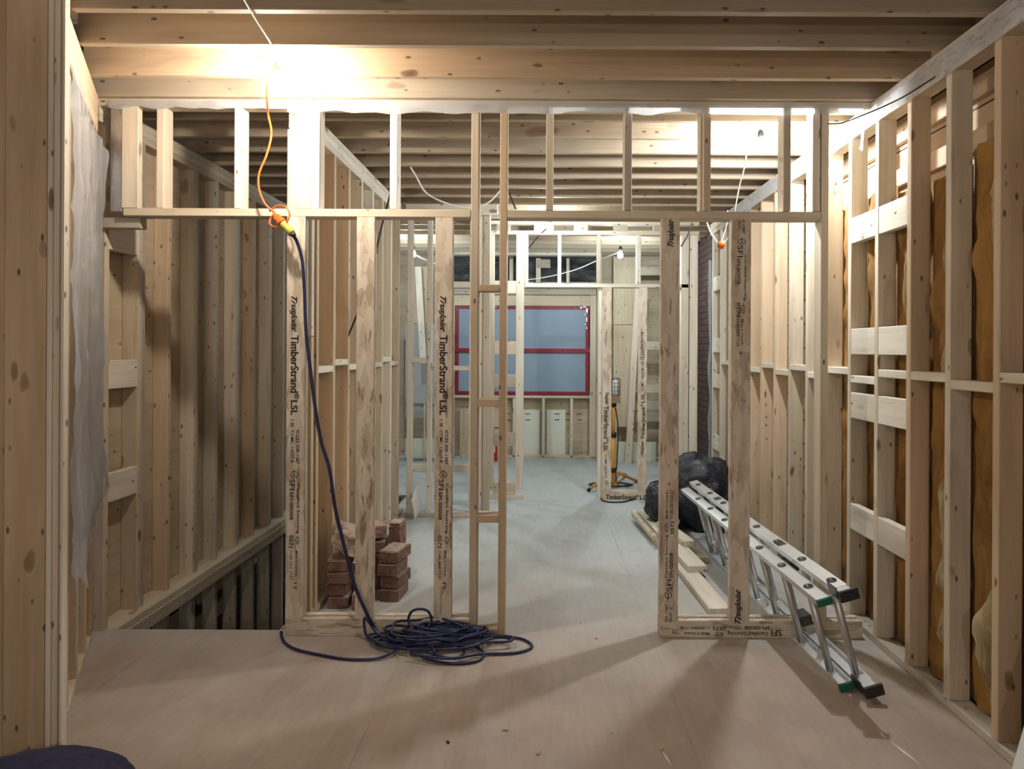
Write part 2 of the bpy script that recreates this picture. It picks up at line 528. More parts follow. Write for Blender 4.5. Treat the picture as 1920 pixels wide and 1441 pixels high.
def rough_box_mesh(name, dx, dy, dz, amp=0.004, div=6, seed=0, sub=None):
    bm = bmesh.new()
    bmesh.ops.create_cube(bm, size=1)
    bmesh.ops.bevel(bm, geom=bm.edges[:], offset=0.05, segments=2, affect='EDGES')
    bmesh.ops.subdivide_edges(bm, edges=bm.edges[:], cuts=div // 2, use_grid_fill=True)
    for v in bm.verts:
        p = Vector((v.co.x*dx, v.co.y*dy, v.co.z*dz))
        q = noise.noise_vector(p*14 + Vector((seed*3.1, seed, -seed)))*amp + noise.noise_vector(p*45 + Vector((seed, 7, 0)))*amp*.4
        v.co = p + q
    me = bpy.data.meshes.new(name); bm.to_mesh(me); bm.free()
    return me


_fontcache = {}


def text_mesh(s, shear=0, bold=0.0):
    cu = bpy.data.curves.new('lettering', 'FONT')
    cu.body = s; cu.size = 1; cu.shear = shear; cu.offset = bold
    cu.align_x = 'LEFT'; cu.resolution_u = 3
    o = bpy.data.objects.new('lettering_tmp', cu); C.objects.link(o)
    dg = bpy.context.evaluated_depsgraph_get(); dg.update()
    me = bpy.data.meshes.new_from_object(o.evaluated_get(dg))
    C.objects.unlink(o); bpy.data.objects.remove(o); bpy.data.curves.remove(cu)
    return me


DIRS = {'down': (Vector((0, 0, -1)), Vector((1, 0, 0))), 'up': (Vector((0, 0, 1)), Vector((-1, 0, 0))),
        'right': (Vector((1, 0, 0)), Vector((0, 0, 1))), 'turned': (Vector((-1, 0, 0)), Vector((0, 0, -1)))}


def lettering(parent, items, mode, label):
    """items: (text, x0, x1, z0, z1, y, shear, bold) all joined into one printed mark; drawn mark 'tree' = logo"""
    xd, yd = DIRS[mode]
    bm = bmesh.new()
    for s, x0, x1, z0, z1, y, shear, bold in items:
        ctr = Vector(((x0+x1)/2, y, (z0+z1)/2))
        if mode in ('down', 'up'): L, Hh = abs(z1-z0), abs(x1-x0)
        else: L, Hh = abs(x1-x0), abs(z1-z0)
        if s == '@leaf':
            me = leaf_mark()
        else:
            me = text_mesh(s, shear, bold)
        xs = [v.co.x for v in me.vertices]; ys = [v.co.y for v in me.vertices]
        cx, cy = (min(xs)+max(xs))/2, (min(ys)+max(ys))/2
        sx, sy = L/max(1e-6, max(xs)-min(xs)), Hh/max(1e-6, max(ys)-min(ys))
        for v in me.vertices:
            v.co = ctr + xd*((v.co.x-cx)*sx) + yd*((v.co.y-cy)*sy)
        bm.from_mesh(me); bpy.data.meshes.remove(me)
    me = bpy.data.meshes.new('printed_lettering'); bm.to_mesh(me); bm.free()
    PI_ = W[parent.name]
    me.transform(PI_.inverted())
    o = link('printed_lettering', me, M_INK, PI_.copy(), parent)
    o['label'] = label
    return o


def leaf_mark():
    """ring-like leaf mark: diamond outline with a vein and a tail"""
    bm = bmesh.new()
    def quad(a, b, t):
        a, b = Vector((*a, 0)), Vector((*b, 0)); d = (b-a).normalized(); n = Vector((-d.y, d.x, 0))*t
        bm.faces.new([bm.verts.new(a-n), bm.verts.new(b-n), bm.verts.new(b+n), bm.verts.new(a+n)])
    out = [(math.cos(t)*(.5 if abs(math.cos(t)) > .7 else .44), math.sin(t)*.5) for t in [i*math.pi/5 for i in range(10)]]
    for i in range(10): quad(out[i], out[(i+1) % 10], .05)
    quad((-.75, 0), (.25, 0), .045); quad((0, 0), (.22, .22), .04); quad((0, 0), (.22, -.22), .04)
    me = bpy.data.meshes.new('leaf'); bm.to_mesh(me); bm.free()
    return me


def sheet(name, grid, mat, parent=None, thick=0.0, smooth=True):
    """grid: rows of Vectors"""
    r, c = len(grid), len(grid[0])
    o0 = grid[0][0].copy()
    vs = [p - o0 for row in grid for p in row]
    fs = [(i*c+j, i*c+j+1, (i+1)*c+j+1, (i+1)*c+j) for i in range(r-1) for j in range(c-1)]
    o = link(name, mesh_from(name, vs, fs, smooth), mat, Matrix.Translation(o0), parent)
    if thick:
        md = o.modifiers.new('thickness', 'SOLIDIFY'); md.thickness = thick
    return o


# ================================================================== SETTING
ZJ = 2.71      # underside of the joists
XR = 1.65      # room face of right-hand studs
XL = -2.25     # room face of left-hand studs
XS = -1.24     # room face of the stairwell wall
YP = 3.50      # front of the near partition
Y3 = 6.75      # front of the far partition
YB = 9.29      # back wall
YF = 3.577     # stairwell edge
S = 0.3048

# floor: one slab with the stairwell cut out
def floor_slab():
    pts = [(-2.6, -2.5), (1.95, -2.5), (1.95, YB+.1), (-3.2, YB+.1), (-3.2, 6.9), (-1.335, 6.9), (-1.335, YF), (-2.45, YF), (-2.6, 3.4)]
    n = len(pts); t = 0.02
    vs = [(x, y, 0) for x, y in pts] + [(x, y, -t) for x, y in pts]
    fs = [tuple(range(n)), tuple(range(2*n-1, n-1, -1))] + [(i, n+i, n+(i+1) % n, (i+1) % n) for i in range(n)]
    me = mesh_from('floor', vs, fs)
    return tag(link('floor', me, M_FLOOR, Matrix.Identity(4)), 'plywood subfloor with dust and sheet seams', None, None, 'structure')
floor = floor_slab()
if 'label' in floor.keys(): del floor['label']
box('rim_joist', -2.45, -1.335, YF-.045, YF-.005, -.26, -.021, M_GRY, floor)
box('rim_joist', -1.38, -1.34, YF+.0, 6.9, -.26, -.021, M_GRY, floor)

# ceiling with its joists
ceil = empty('ceiling', (0, 4, ZJ), kind='structure')
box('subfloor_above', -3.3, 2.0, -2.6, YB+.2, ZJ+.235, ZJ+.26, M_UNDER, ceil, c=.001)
k = 0
yj = 2.575
ys = [2.575, 2.87, 3.20, 3.47] + [3.80 + .318*i for i in range(18)] + [2.575-.305*i for i in range(1, 12)]
M_JD = wood('shaded_joist_spruce', (0.50, 0.39, 0.27), (0.42, 0.31, 0.21), kscale=(2.6, 7, 7), kd=0.2)
for y in ys:
    if y > YB: continue
    xl = -2.55
    if y < 3.4: xl = max(-2.55, -1.70 - (y-2.5)*0.588 - .02)
    if y < 2.4: xl = -2.2
    box('joist', xl, 1.78, y, y+.038, ZJ, ZJ+.232, M_ORA if abs(y-3.20) < .01 else M_JST, ceil)

# ---- right wall
wr = empty('wall_right', (XR, 4, 0), kind='structure')
box('bottom_plate', XR, XR+.089, -2.2, 6.9, 0, .038, M_GRY, wr)
for i, z in enumerate((2.596, 2.634, 2.672)):
    box('top_plate', XR-.004*(i == 1), XR+.09, -2.2, 6.9, z, z+.0375, M_SPR, wr)
ysr = [2.55 + S*i for i in range(-9, 15)]
for i, y in enumerate(ysr):
    mt = random.choice([M_SPR, M_SPR, M_ORA]) if y < 4.2 else random.choice([M_ORA, M_SPR, M_GRY])
    if y > 6.2: mt = M_PALE
    box('stud', XR, XR+.089, y-.038, y, .038, 2.596, mt, wr)
    if y < 6.6:
        z = {2.55: 1.34, 2.8548: 1.30, 3.1596: 1.335}.get(round(y, 4), 1.285 if i % 2 else 1.325)
        yn = y
        if 3.1 < y < 3.7: z = 1.325
        box('blocking', XR+.002, XR+.087, yn-S, yn-.038, z, z+.038, M_PALE if y > 3 else M_SPR, wr)
for ya in (3.4644, 3.7692, 6.5124+.3048):
    for z0 in (2.03, 1.435, 1.095, .50):
        box('blocking', XR+.002, XR+.04, ya-S, ya-.038, z0, z0+.137, M_PALE, wr)
box('sheathing', XR+.20, XR+.225, -2.2, 6.95, 0, 2.94, M_SHEATH, wr, c=.001)
for z in (2.30, 2.52):
    box('strapping', XR+.165, XR+.199, -2.2, 6.9, z, z+.09, M_ORA, wr)
box('strapping', XR+.15, XR+.18, 2.5, 5.0, 1.05, 1.14, M_SPR, wr)
box('rim_board', XR+.13, XR+.17, -2.2, 6.9, ZJ+.001, ZJ+.234, M_GRY, wr)

# ---- far right: bare brick wall beyond the second frame
box('wall_right_brick', 1.86, 1.96, 6.955, YB+.2, 0, 2.94, M_BRICKWALL, None, c=.001)['kind'] = 'structure'

# ---- left wall (beyond the stairwell)
wl = empty('wall_left', (XL, 5, 0), kind='structure')
for i in range(3):
    box('ledge_plate', XL-.13, XL+(.06 if i else .05), YF+.001, 7.0, -.038*(i+1)+.0, -.038*i, M_GRY if i else M_SPR, wl)
for i in range(3):
    z = 2.596+.038*i
    box('top_plate', XL-.09, XL, 3.50, 7.0, z, z+.0375, M_SPR, wl)
ysl = [3.88 + S*i for i in range(11)]
for i, y in enumerate(ysl):
    box('stud', XL-.089, XL, y-.038, y, 0, 2.596, [M_SPR, M_ORA, M_SPR, M_GRY][i % 4], wl)
    box('lower_stud', XL-.089, XL-.001, y-.038, y, -2.7, -.114, M_GRY, wl)
    if i % 2 == 0: box('stud', XL-.089, XL-.004, y, y+.0375, 0, 2.596, M_GRY, wl)
box('stud', XL-.089, XL, 3.55, 3.588, 0, 2.596, M_SPR, wl)
for z0 in (1.98, 1.255, .665):
    box('blocking', XL-.04, XL-.002, 3.588, 3.842, z0-.02, z0+.13, M_PALE, wl)
box('sheathing', XL-.115, XL-.09, 3.5, 7.0, 0, 2.7, M_PLY, wl, c=.001)
box('lower_sheathing', XL-.24, XL-.22, 3.4, 7.0, -2.7, -.12, M_BRICKWALL, wl, c=.001)
for yy, zz in ((4.2, -.42), (4.9, -.55), (5.4, -.36)):
    box('lower_strapping', XL-.21, XL-.17, yy-.5, yy+.5, zz, zz+.10, M_GRY, wl)

# ---- stairwell wall
ws = empty('wall_stairwell', (XS, 5, 0), kind='structure')
box('bottom_plate', XS-.089, XS, 3.60, 6.15, 0, .038, M_SPR, ws)
for i in range(3):
    z = 2.596+.038*i
    box('top_plate', XS-.09, XS, 3.60, 6.15, z, z+.0375, M_PALE if i < 2 else M_SPR, ws)
yss = [3.82 + S*i for i in range(8)]
for i, y in enumerate(yss):
    box('stud', XS-.089, XS, y-.038, y, .038, 2.596, M_ORA if y < 4.6 else [M_PALE, M_SPR][i % 2], ws)
    z = 1.315 if i % 2 else 1.35
    if i: box('blocking', XS-.087, XS-.002, y-S, y-.038, z, z+.038, M_PALE, ws)
box('stud', XS-.089, XS, 3.605, 3.643, .038, 2.596, M_SPR, ws)
box('stud', XS-.08, XS, 3.70, 3.738, 1.52, 2.596, M_PALE, ws)
box('stud', XS-.08, XS, 3.70, 3.738, .038, 1.515, M_ORA, ws)
box('sheathing', XS-.105, XS-.09, 3.62, 6.15, 0.0, 2.596, M_ORA, ws, c=.001)
box('lower_panel', -1.42, -1.385, YF, 6.9, -2.7, -.27, M_PLY, ws, c=.001)
tag(box('wall_stair_end', -2.6, -1.3, 6.95, 6.99, -2.7, -.021, M_GRY, None), kind='structure')
tag(box('floor_lower', -2.6, -1.3, 3.3, 7.0, -2.75, -2.7, M_GRY, None), kind='structure')
tag(box('wall_stair_front', -2.6, -1.3, 3.30, 3.34, -2.7, -.27, M_GRY, None), kind='structure')

# ---- angled wall on the near left
AX0, AY0, AX1, AY1 = -1.765, 2.53, -2.245, 3.46
adir = Vector((AX1-AX0, AY1-AY0, 0)); alen = adir.length; aang = math.atan2(adir.y, adir.x)
MA = Matrix.Translation((AX0, AY0, 0)) @ Matrix.Rotation(aang, 4, 'Z')      # local x along the wall, +y away from the room
wa = empty('wall_left_angled', (AX0, AY0, 0), aang, kind='structure')
def abox(name, x0, x1, y0, y1, z0, z1, mat): return box(name, x0, x1, y0, y1, z0, z1, mat, wa, M=MA)
abox('bottom_plate', .0, alen, 0, .089, 0, .038, M_SPR)
abox('top_plate', .0, alen+.05, 0, .089, 2.634, 2.672, M_ORA)
abox('top_plate', .0, alen+.05, 0, .089, 2.672, 2.7095, M_SPR)
for d in (.24, .52, .80, 1.018):
    abox('stud', d-.0375, d, 0, .089, .038, 2.634, [M_SPR, M_ORA][int(d*100) % 2])
abox('sheathing', 0, alen, .092, .105, 0, 2.634, M_ORA)
abox('header_panel', .02, alen-.02, -.0125, -.001, 2.52, 2.70, M_ORA)

# near-left cluster of studs (end of the wall) and the broad post
wn = empty('wall_left_near', (-1.8, 2.45, 0), kind='structure')
yc = 2.46
def nx(px): return (px - VX)*yc/F
for xa, xb, dy, dd, mt in ((86.5, 96.5, .0, .03, M_PALE), (97.2, 108.5, .003, .03, M_SPR), (112.5, 118, .0, .031, M_PALE)):
    box('stud', nx(xa), nx(xb), yc+dy, yc+dy+dd, 0, 2.709, mt, wn)
box('broad_stud', nx(9), nx(86), yc-.004, yc+.034, 0, 2.709, M_ORA, wn)
box('sheathing', -2.6, nx(8.5), yc-.004, yc+.02, 0, 2.709, M_ORA, wn)
box('bark_edged_stud', nx(108.8), nx(112.2), yc+.012, yc+.03, 0, 2.709, M_GRY, wn)
box('sheathing', -2.62, -2.60, -2.3, yc, 0, 2.71, M_PLY, wn)

# ================================================================== NEAR PARTITION
p1 = empty('stud_partition', (-0.3, YP, 0), label='near wooden stud partition across the room, with door opening, header and printed strand lumber studs', cat='stud wall')
YQ = YP + .089
def px1(px, py=656, y=YP): return WP(px, py, y).x
def pz1(py, px=VX, y=YP): return WP(px, py, y).z

box('top_plate', -2.25, XR-.002, YP, YQ, 2.672, 2.7095, M_SPR, p1)
zh0, zh1 = 2.117, 2.157
box('header', px1(231, 400), px1(882, 400), YP, YQ, zh0, zh1, M_SPR, p1)
box('header', px1(951, 404), px1(1539, 404), YP, YQ, zh0-.002, zh1-.002, M_SPR, p1)
# cripples above the header: (px0, px1, material, on_edge)
def cripple(a, b, mat, y0=YP, y1=YQ, z0=zh1, z1=2.672, nm='cripple_stud'):
    return box(nm, px1(a, 300, y0), px1(b, 300, y0), y0, y1, z0+.001, z1-.001, mat, p1)
cripple(228, 259, M_SPR, YP, YP+.038)
cripple(293, 307, M_SPR)
cripple(439, 453, M_PALE)
cripple(553, 584, M_SPR, YP+.0, YP+.038)
cripple(584.5, 598.5, M_PALE)
cripple(731, 745, M_PALE)
cripple(1024, 1038, M_SPR)
cripple(1171, 1185, M_GRY)
cripple(1319, 1333, M_SPR); cripple(1312.5, 1318, M_SPR, YP+.02, YQ)
cripple(1469, 1483, M_GRY)
cripple(1524, 1538, M_PALE)
# full height studs
def full(a, b, mat, z0=0.0, z1=2.672, y0=YP, y1=YQ, nm='stud', py=700):
    return box(nm, px1(a, py, y0), px1(b, py, y0), y0, y1, z0, z1, mat, p1)
full(1538.5, 1552.5, M_SPR, 0.09)
full(881.5, 896, M_SPR, nm='jamb_stud')
full(935.5, 949.5, M_ORA, nm='jamb_stud')
for za, zb in ((533, 546), (748, 762), (966, 980)):
    box('jamb_block', px1(896.3), px1(935.2), YP+.001, YQ-.001, pz1(zb, 915), pz1(za, 915), M_ORA, p1)
box('jamb_block', px1(896.3), px1(935.2), YP+.001, YQ-.001, .0, .038, M_ORA, p1)
# printed strand-lumber studs: a front leaf and a back leaf with a pocket between them
LZ0 = .0905
lsl = {}
for key, a, b in (('first', 536.5, 571), ('second', 667.5, 702), ('third', 815, 848.5), ('fourth', 1238, 1273.5), ('fifth', 1370, 1407.5)):
    f = full(a, b, M_LSL, LZ0, zh0, YP, YP+.036, 'strand_stud')
    bk = full(a, b, M_LSL, LZ0, zh0, YP+.053, YQ, 'strand_stud')
    lsl[key] = (f, a, b)
pl = box('strand_plate', px1(536.5, 1180), px1(881, 1180), YP, YP+.036, 0, .09, M_LSL, p1)
pl2 = box('strand_plate', px1(536.5, 1180), px1(881, 1180), YP+.053, YQ, 0, .09, M_LSL, p1)
pr = box('strand_plate', px1(1238, 1180), px1(1617, 1180), YP, YP+.036, 0, .09, M_LSL, p1)
pr2 = box('strand_plate', px1(1238, 1180), px1(1617, 1180), YP+.053, YQ, 0, .09, M_LSL, p1)
box('metal_strap', px1(206, 300), px1(228, 300), YP+.004, YP+.008, 2.14, 2.66, M_GALV, p1)
box('corner_block', -2.249, px1(257, 300), YP+.03, YQ-.001, 2.06, 2.115, M_GRY, p1)

YT = YP - .0012
def itm(s, xa, xb, ya, yb, shear=0, bold=0.0, y=YT):
    bold = bold or 0.014
    A = WP(xa, (ya+yb)/2, y); B = WP(xb, (ya+yb)/2, y)
    Z0 = WP((xa+xb)/2, ya, y).z; Z1 = WP((xa+xb)/2, yb, y).z
    return (s, min(A.x, B.x), max(A.x, B.x), min(Z0, Z1), max(Z0, Z1), y, shear, bold)
def down_marks(x):
    return [itm('TrusJoist', x-10, x+4, 554, 622, .55, .032), itm('TimberStrand', x-8, x+7, 628, 736, 0, .022),
            itm('®', x-2, x+8, 737, 748), itm('LSL', x-8, x+5, 750, 778, 0, .022),
            itm('1.3E', x-8, x-2, 786, 800), itm('ICCES ESR-1387', x+2, x+8, 806, 870), itm('CCMC 12627-R', x-8, x-2, 806, 868),
            itm('@leaf', x-8, x+6, 880, 896), itm('SFI', x-10, x+0, 898, 918, 0, .01), itm('Certified Sourcing', x+2, x+9, 906, 1000),
            itm('SFI-00008', x-10, x-3, 922, 974), itm('0572', x-11, x-4, 1003, 1028, 0, .02), itm('@leaf', x+1, x+9, 1003, 1020, 0, .02),
            itm('11-05-23-0 17:27', x-10, x-5, 1032, 1086), itm('Made in Canada', x+1, x+5, 1032, 1080), itm('12', x-2, x+4, 1092, 1104)]
f, a, b = lsl['first']
lettering(f, down_marks(553), 'down', 'black printed maker and grading lettering running down the stud')
f, a, b = lsl['third']
lettering(f, [i for i in down_marks(832)], 'down', 'black printed maker and grading lettering running down the stud')
f, a, b = lsl['fourth']
lettering(f, [itm('TrusJoist', 1252, 1266, 412, 463, .55, .032), itm('SIR-1387', 1247, 1252, 1132, 1166), itm('PROP1 37', 1255, 1260, 1136, 1166),
              itm('@leaf', 1246, 1260, 1108, 1124), itm('SFI', 1250, 1259, 1086, 1107, 0, .01), itm('Certified Sourcing', 1247, 1253, 1002, 1084),
              itm('SFI-00008', 1255, 1262, 1036, 1084), itm('0572', 1257, 1264, 976, 1001, 0, .02), itm('@leaf', 1246, 1254, 980, 1000, 0, .02),
              itm('11-05-23-0 17:27', 1256, 1262, 918, 972), itm('Made in Canada', 1248, 1252, 920, 972), itm('2', 1252, 1257, 904, 910)],
          'up', 'black printed lettering reading up the stud')
f, a, b = lsl['fifth']
lettering(f, [itm('00527-R', 1384, 1389, 413, 430), itm('E 1387', 1392, 1397, 413, 438), itm('@leaf', 1384, 1398, 445, 459),
              itm('SFI', 1383, 1393, 460, 482, 0, .01), itm('Certified Sourcing', 1394, 1400, 478, 564), itm('SFI-00008', 1382, 1388, 484, 533),
              itm('0572', 1381, 1388, 567, 595, 0, .02), itm('@leaf', 1390, 1398, 568, 588, 0, .02), itm('11-05-23-0 17:27', 1381, 1386, 598, 650),
              itm('Made in Canada', 1390, 1394, 598, 646), itm('9', 1386, 1391, 658, 664)], 'down', 'black printed grading lettering running down the stud')
lettering(f, [itm('TrusJoist', 1378, 1392, 1104, 1170, .55, .032)], 'up', 'black script lettering near the foot of the stud')
lettering(pr, [itm('0572', 1336, 1361, 1174, 1181, 0, .02), itm('11-05-23-0 17:28', 1276, 1331, 1174, 1179), itm('Made in Canada', 1282, 1330, 1185, 1190),
               itm('@leaf', 1340, 1358, 1184, 1194, 0, .02), itm('Certified Sourcing', 1364, 1440, 1182, 1191), itm('SFI-00008', 1396, 1444, 1173, 1180),
               itm('SFI', 1446, 1466, 1180, 1192, 0, .01), itm('12', 1260, 1268, 1180, 1186)], 'turned', 'upside-down black printed lettering on the plate')

# ================================================================== SIDE FRAME (left of the passage)
Y2 = 6.0
p2 = empty('short_stud_frame', (-0.9, Y2, 0), label='narrow stud frame behind the brick pile, ending in a doubled post left of the passage', cat='stud wall')
def bx(par, name, a, b, y, d, z0, z1, mat, py=656): return box(name, WP(a, py, y).x, WP(b, py, y).x, y, y+d, z0, z1, mat, par)
bx(p2, 'bottom_plate', 757, 931, Y2, .089, 0, .038, M_PALE, 965)
bx(p2, 'top_plate', 760, 931, Y2, .089, 2.634, 2.709, M_PALE)
for a, b, mt in ((763, 772, M_PALE), (800.5, 808.5, M_PALE), (838, 846, M_SPR), (880, 888, M_PALE)):
    bx(p2, 'stud', a, b, Y2, .089, .038, 2.634, mt)
for a, b, z in ((772.5, 800, 1.34), (809, 837.5, 1.30), (846.5, 879.5, 1.27)):
    bx(p2, 'blocking', a, b, Y2, .089, z, z+.038, M_PALE)
bx(p2, 'post', 898, 905, Y2+.19, .089, 0, 2.70, M_PALE)
bx(p2, 'post', 905.3, 918, Y2+.17, .089, 0, 2.70, M_GRY)

# ================================================================== FAR PARTITION
p3 = empty('far_stud_partition', (0.3, Y3, 0), label='far stud partition with doorway, standing between the passage and the taped window', cat='stud wall')
zc0, zc1 = 2.062, 2.10
bx(p3, 'top_plate', 905, 1310, Y3, .089, 2.575, 2.613, M_SPR)
bx(p3, 'top_plate', 905, 1310, Y3, .089, 2.6725, 2.709, M_SPR)
for a in (930, 1000, 1075, 1150, 1225):
    bx(p3, 'spacer_block', a, a+26, Y3, .089, 2.6135, 2.672, M_GRY)
bx(p3, 'header', 983.5, 1290, Y3, .089, zc0, zc1, M_PALE)
for a, b, mt in ((1045, 1051.5, M_PALE), (1118.5, 1126, M_GRY), (1193, 1201, M_PALE)):
    bx(p3, 'cripple_stud', a, b, Y3, .089, zc1+.001, 2.574, mt)
bx(p3, 'stud', 967, 982, Y3, .038, .089, 2.574, M_PALE)
bx(p3, 'stud', 982.4, 989.5, Y3+.0, .089, zc1+.001, 2.574, M_PALE)
bx(p3, 'stud', 919, 926, Y3+.0, .089, .089, 2.574, M_SPR)
for ya, yb, mt in ((526, 550, M_PALE), (639, 664, M_SPR), (702, 726, M_GRY), (811, 836, M_GRY), (904, 928, M_SPR)):
    box('blocking', WP(926.5, 700, Y3).x, WP(966.6, 700, Y3).x, Y3+.001, Y3+.036, WP(940, yb, Y3).z, WP(940, ya, Y3).z, mt, p3)
bx(p3, 'bottom_plate', 917, 981, Y3, .089, 0, .038, M_PALE, 930)
l1 = bx(p3, 'strand_stud', 1129, 1147, Y3, .038, .0905, zc0, M_LSL)
bx(p3, 'stud', 1122, 1128.6, Y3+.03, .089, .0, zc0, M_PALE)
l2 = bx(p3, 'strand_stud', 1197, 1213.5, Y3, .038, .0905, zc0, M_LSL)
l3 = bx(p3, 'strand_plate', 1128, 1290, Y3, .038, 0, .09, M_LSL, 930)
bx(p3, 'stud', 1277, 1291, Y3, .089, .0905, 2.574, M_PALE)
bx(p3, 'stud', 1292.5, 1308, Y3+.005, .089, .0, 2.574, M_PALE)
Y3T = Y3-.0015
lettering(l1, [itm('TrusJoist', 1133, 1141, 735, 758, .55, .032, Y3T), itm('TimberStrand', 1132, 1141, 761, 822, 0, .022, Y3T), itm('®', 1137, 1141, 823, 828, 0, 0, Y3T),
               itm('LSL', 1132, 1140, 829, 846, 0, .022, Y3T), itm('CCMC 12627-R', 1134, 1138, 852, 896, 0, 0, Y3T), itm('@leaf', 1134, 1141, 900, 908, 0, 0, Y3T)],
          'down', 'black printed lettering running down the far stud')
lettering(l2, [itm('TrusJoist', 1202, 1208, 826, 852, .55, .032, Y3T), itm('TimberStrand', 1202, 1209, 764, 823, 0, .022, Y3T), itm('®', 1201, 1205, 757, 762, 0, 0, Y3T),
               itm('LSL', 1202, 1209, 737, 755, 0, .022, Y3T), itm('@leaf', 1201, 1208, 676, 685, 0, 0, Y3T), itm('SFI Certified Sourcing', 1200, 1207, 622, 674, 0, 0, Y3T),
               itm('CCMC 12627-R', 1202, 1207, 690, 733, 0, 0, Y3T)],
          'up', 'black printed lettering reading up the far stud')
lettering(l3, [itm('TimberStrand', 1136, 1193, 927, 936, 0, .022, Y3T), itm('®', 1194, 1199, 927, 932, 0, 0, Y3T), itm('LSL', 1200, 1217, 928, 936, 0, .022, Y3T)],
          'right', 'black printed lettering on the far plate')

# ================================================================== BACK WALL AND ITS WINDOW
wb = empty('wall_back', (0, YB, 0), kind='structure')
def bw(name, a, b, ya, yb, y, d, mat): 
    A = WP(a, (ya+yb)/2, y); B = WP(b, (ya+yb)/2, y)
    return box(name, A.x, B.x, y, y+d, WP((a+b)/2, yb, y).z, WP((a+b)/2, ya, y).z, mat, wb)
box('sheathing', -3.2, 1.86, YB+.14, YB+.16, 0, 2.94, M_PLY, wb, c=.001)
box('bottom_plate', -1.1, .72, YB, YB+.089, 0, .038, M_SPR, wb)
for a in (893, 961, 1016, 1069):
    bw('stud', a, a+5.3, 746, 856, YB, .089, M_SPR)
bw('sill', 846, 1112, 741, 746, YB-.01, .12, M_SPR)
bw('jamb', 1106, 1118, 545, 856, YB-.02, .12, M_SPR)
bw('jamb', 843, 852, 545, 856, YB-.02, .12, M_SPR)
bw('header_board', 846, 1118, 553, 573, YB-.01, .04, M_PLY)
bw('header_board', 846, 1118, 541, 552, YB-.05, .06, M_GRY)
bw('header_board', 846, 1118, 528, 540, YB-.02, .06, M_SPR)
bw('bulkhead_membrane', 843, 1118, 481, 527, YB-.02, .02, M_BLACKPOLY)
for a, b, c_, d_ in ((955, 962, 482, 530), (1005, 1014, 484, 530), (1062, 1068, 484, 530)):
    bw('bulkhead_stud', a, b, c_, d_, YB-.10, .07, M_SPR)
bw('bulkhead_board', 850, 1125, 466, 478, YB-.3, .1, M_PALE)
bw('bulkhead_board', 1008, 1032, 486, 502, YB-.12, .02, M_GRY)
bw('insulation_panel', 862, 893, 765, 856, YB+.06, .02, M_PLY)
for a, b in ((968, 1012), (1025, 1060)):
    bw('insulation_panel', a, b, 768, 852, YB+.095, .02, M_PAPER)
# unreadable stamped marks are kept as tiny printed frames
for a in (948, 985, 1040, 1060, 1082):
    bw('stamped_mark', a, a+9, 775, 776.3, YB+.09, .003, M_INK)
    bw('stamped_mark', a, a+9, 786, 787.3, YB+.09, .003, M_INK)
# right alcove
bw('alcove_sheet', 1150, 1195, 482, 608, YB-.25, .02, M_PLY)
bw('alcove_sheet', 1150, 1190, 609, 800, YB-.24, .02, M_PLY)
bw('alcove_stud', 1119, 1128, 470, 862, YB-.1, .1, M_SPR)
beam('alcove_stud', WP(1196, 540, YB-.4), WP(1178, 870, YB-.4), .04, .08, M_SPR, wb, up=Vector((1, 0, 0)))
for py in (500, 640, 720, 752, 774):
    bw('alcove_board', 1192, 1300, py, py+16, YB-.3, .03, M_GRY if py % 40 else M_SPR)
bw('alcove_frame', 1150, 1156, 770, 862, YB-.32, .05, M_SPR)
bw('alcove_frame', 1180, 1186, 780, 862, YB-.32, .05, M_SPR)
bw('alcove_panel', 1157, 1230, 828, 868, YB-.2, .02, M_PAPER)
# left alcove
bw('alcove_sheet', 772, 806, 500, 606, YB-.25, .02, M_ORA)
bw('alcove_sheet', 760, 843, 607, 756, YB-.26, .02, M_DRY)
bw('alcove_sheet', 760, 842, 757, 784, YB-.22, .02, M_DRY)
bw('alcove_frame', 760, 843, 822, 858, YB-.3, .03, M_PAPER)
beam('alcove_brace', WP(784, 500, YB-.5), WP(794, 680, YB-.5), .04, .08, M_PALE, wb, up=Vector((1, 0, 0)))
bw('alcove_stud', 794, 797, 757, 880, YB-.32, .05, M_SPR)
box('alcove_curb', WP(772, 882, 8.2).x, WP(880, 882, 8.2).x, 8.2, 8.28, 0, .09, M_SPR, wb)

# window with its taped board
win = empty('window_1', WP(980, 740, YB), kind='structure')
def ww(name, a, b, ya, yb, y, d, mat):
    A = WP(a, (ya+yb)/2, y); B = WP(b, (ya+yb)/2, y)
    return box(name, A.x, B.x, y, y+d, WP((a+b)/2, yb, y).z, WP((a+b)/2, ya, y).z, mat, win, c=.001)
ww('covering_board', 855, 1103, 577, 738, YB+.02, .012, M_BLUE)
ww('red_tape', 853, 1106, 573.5, 579.5, YB+.012, .007, M_TAPE)
ww('red_tape', 855, 1104, 733.5, 739.5, YB+.012, .007, M_TAPE)
ww('red_tape', 853.5, 860, 580, 733, YB+.012, .007, M_TAPE)
ww('red_tape', 1098, 1104, 580, 733, YB+.012, .007, M_TAPE)
ww('red_tape', 850, 1113, 653, 660.5, YB-.0105, .018, M_TAPE)
for a_, b_, c_, d_ in ((1088, 1091, 575, 578), (1093, 1099, 574, 576), (1099, 1102, 578, 586), (1097, 1099, 588, 591), (1099, 1101, 594, 603), (1097, 1099, 606, 609), (1099, 1101, 612, 617), (921, 924, 575, 577), (927, 932, 574, 576)):
    ww('foil_scrap', a_, b_, c_, d_, YB+.008, .003, M_GALV)

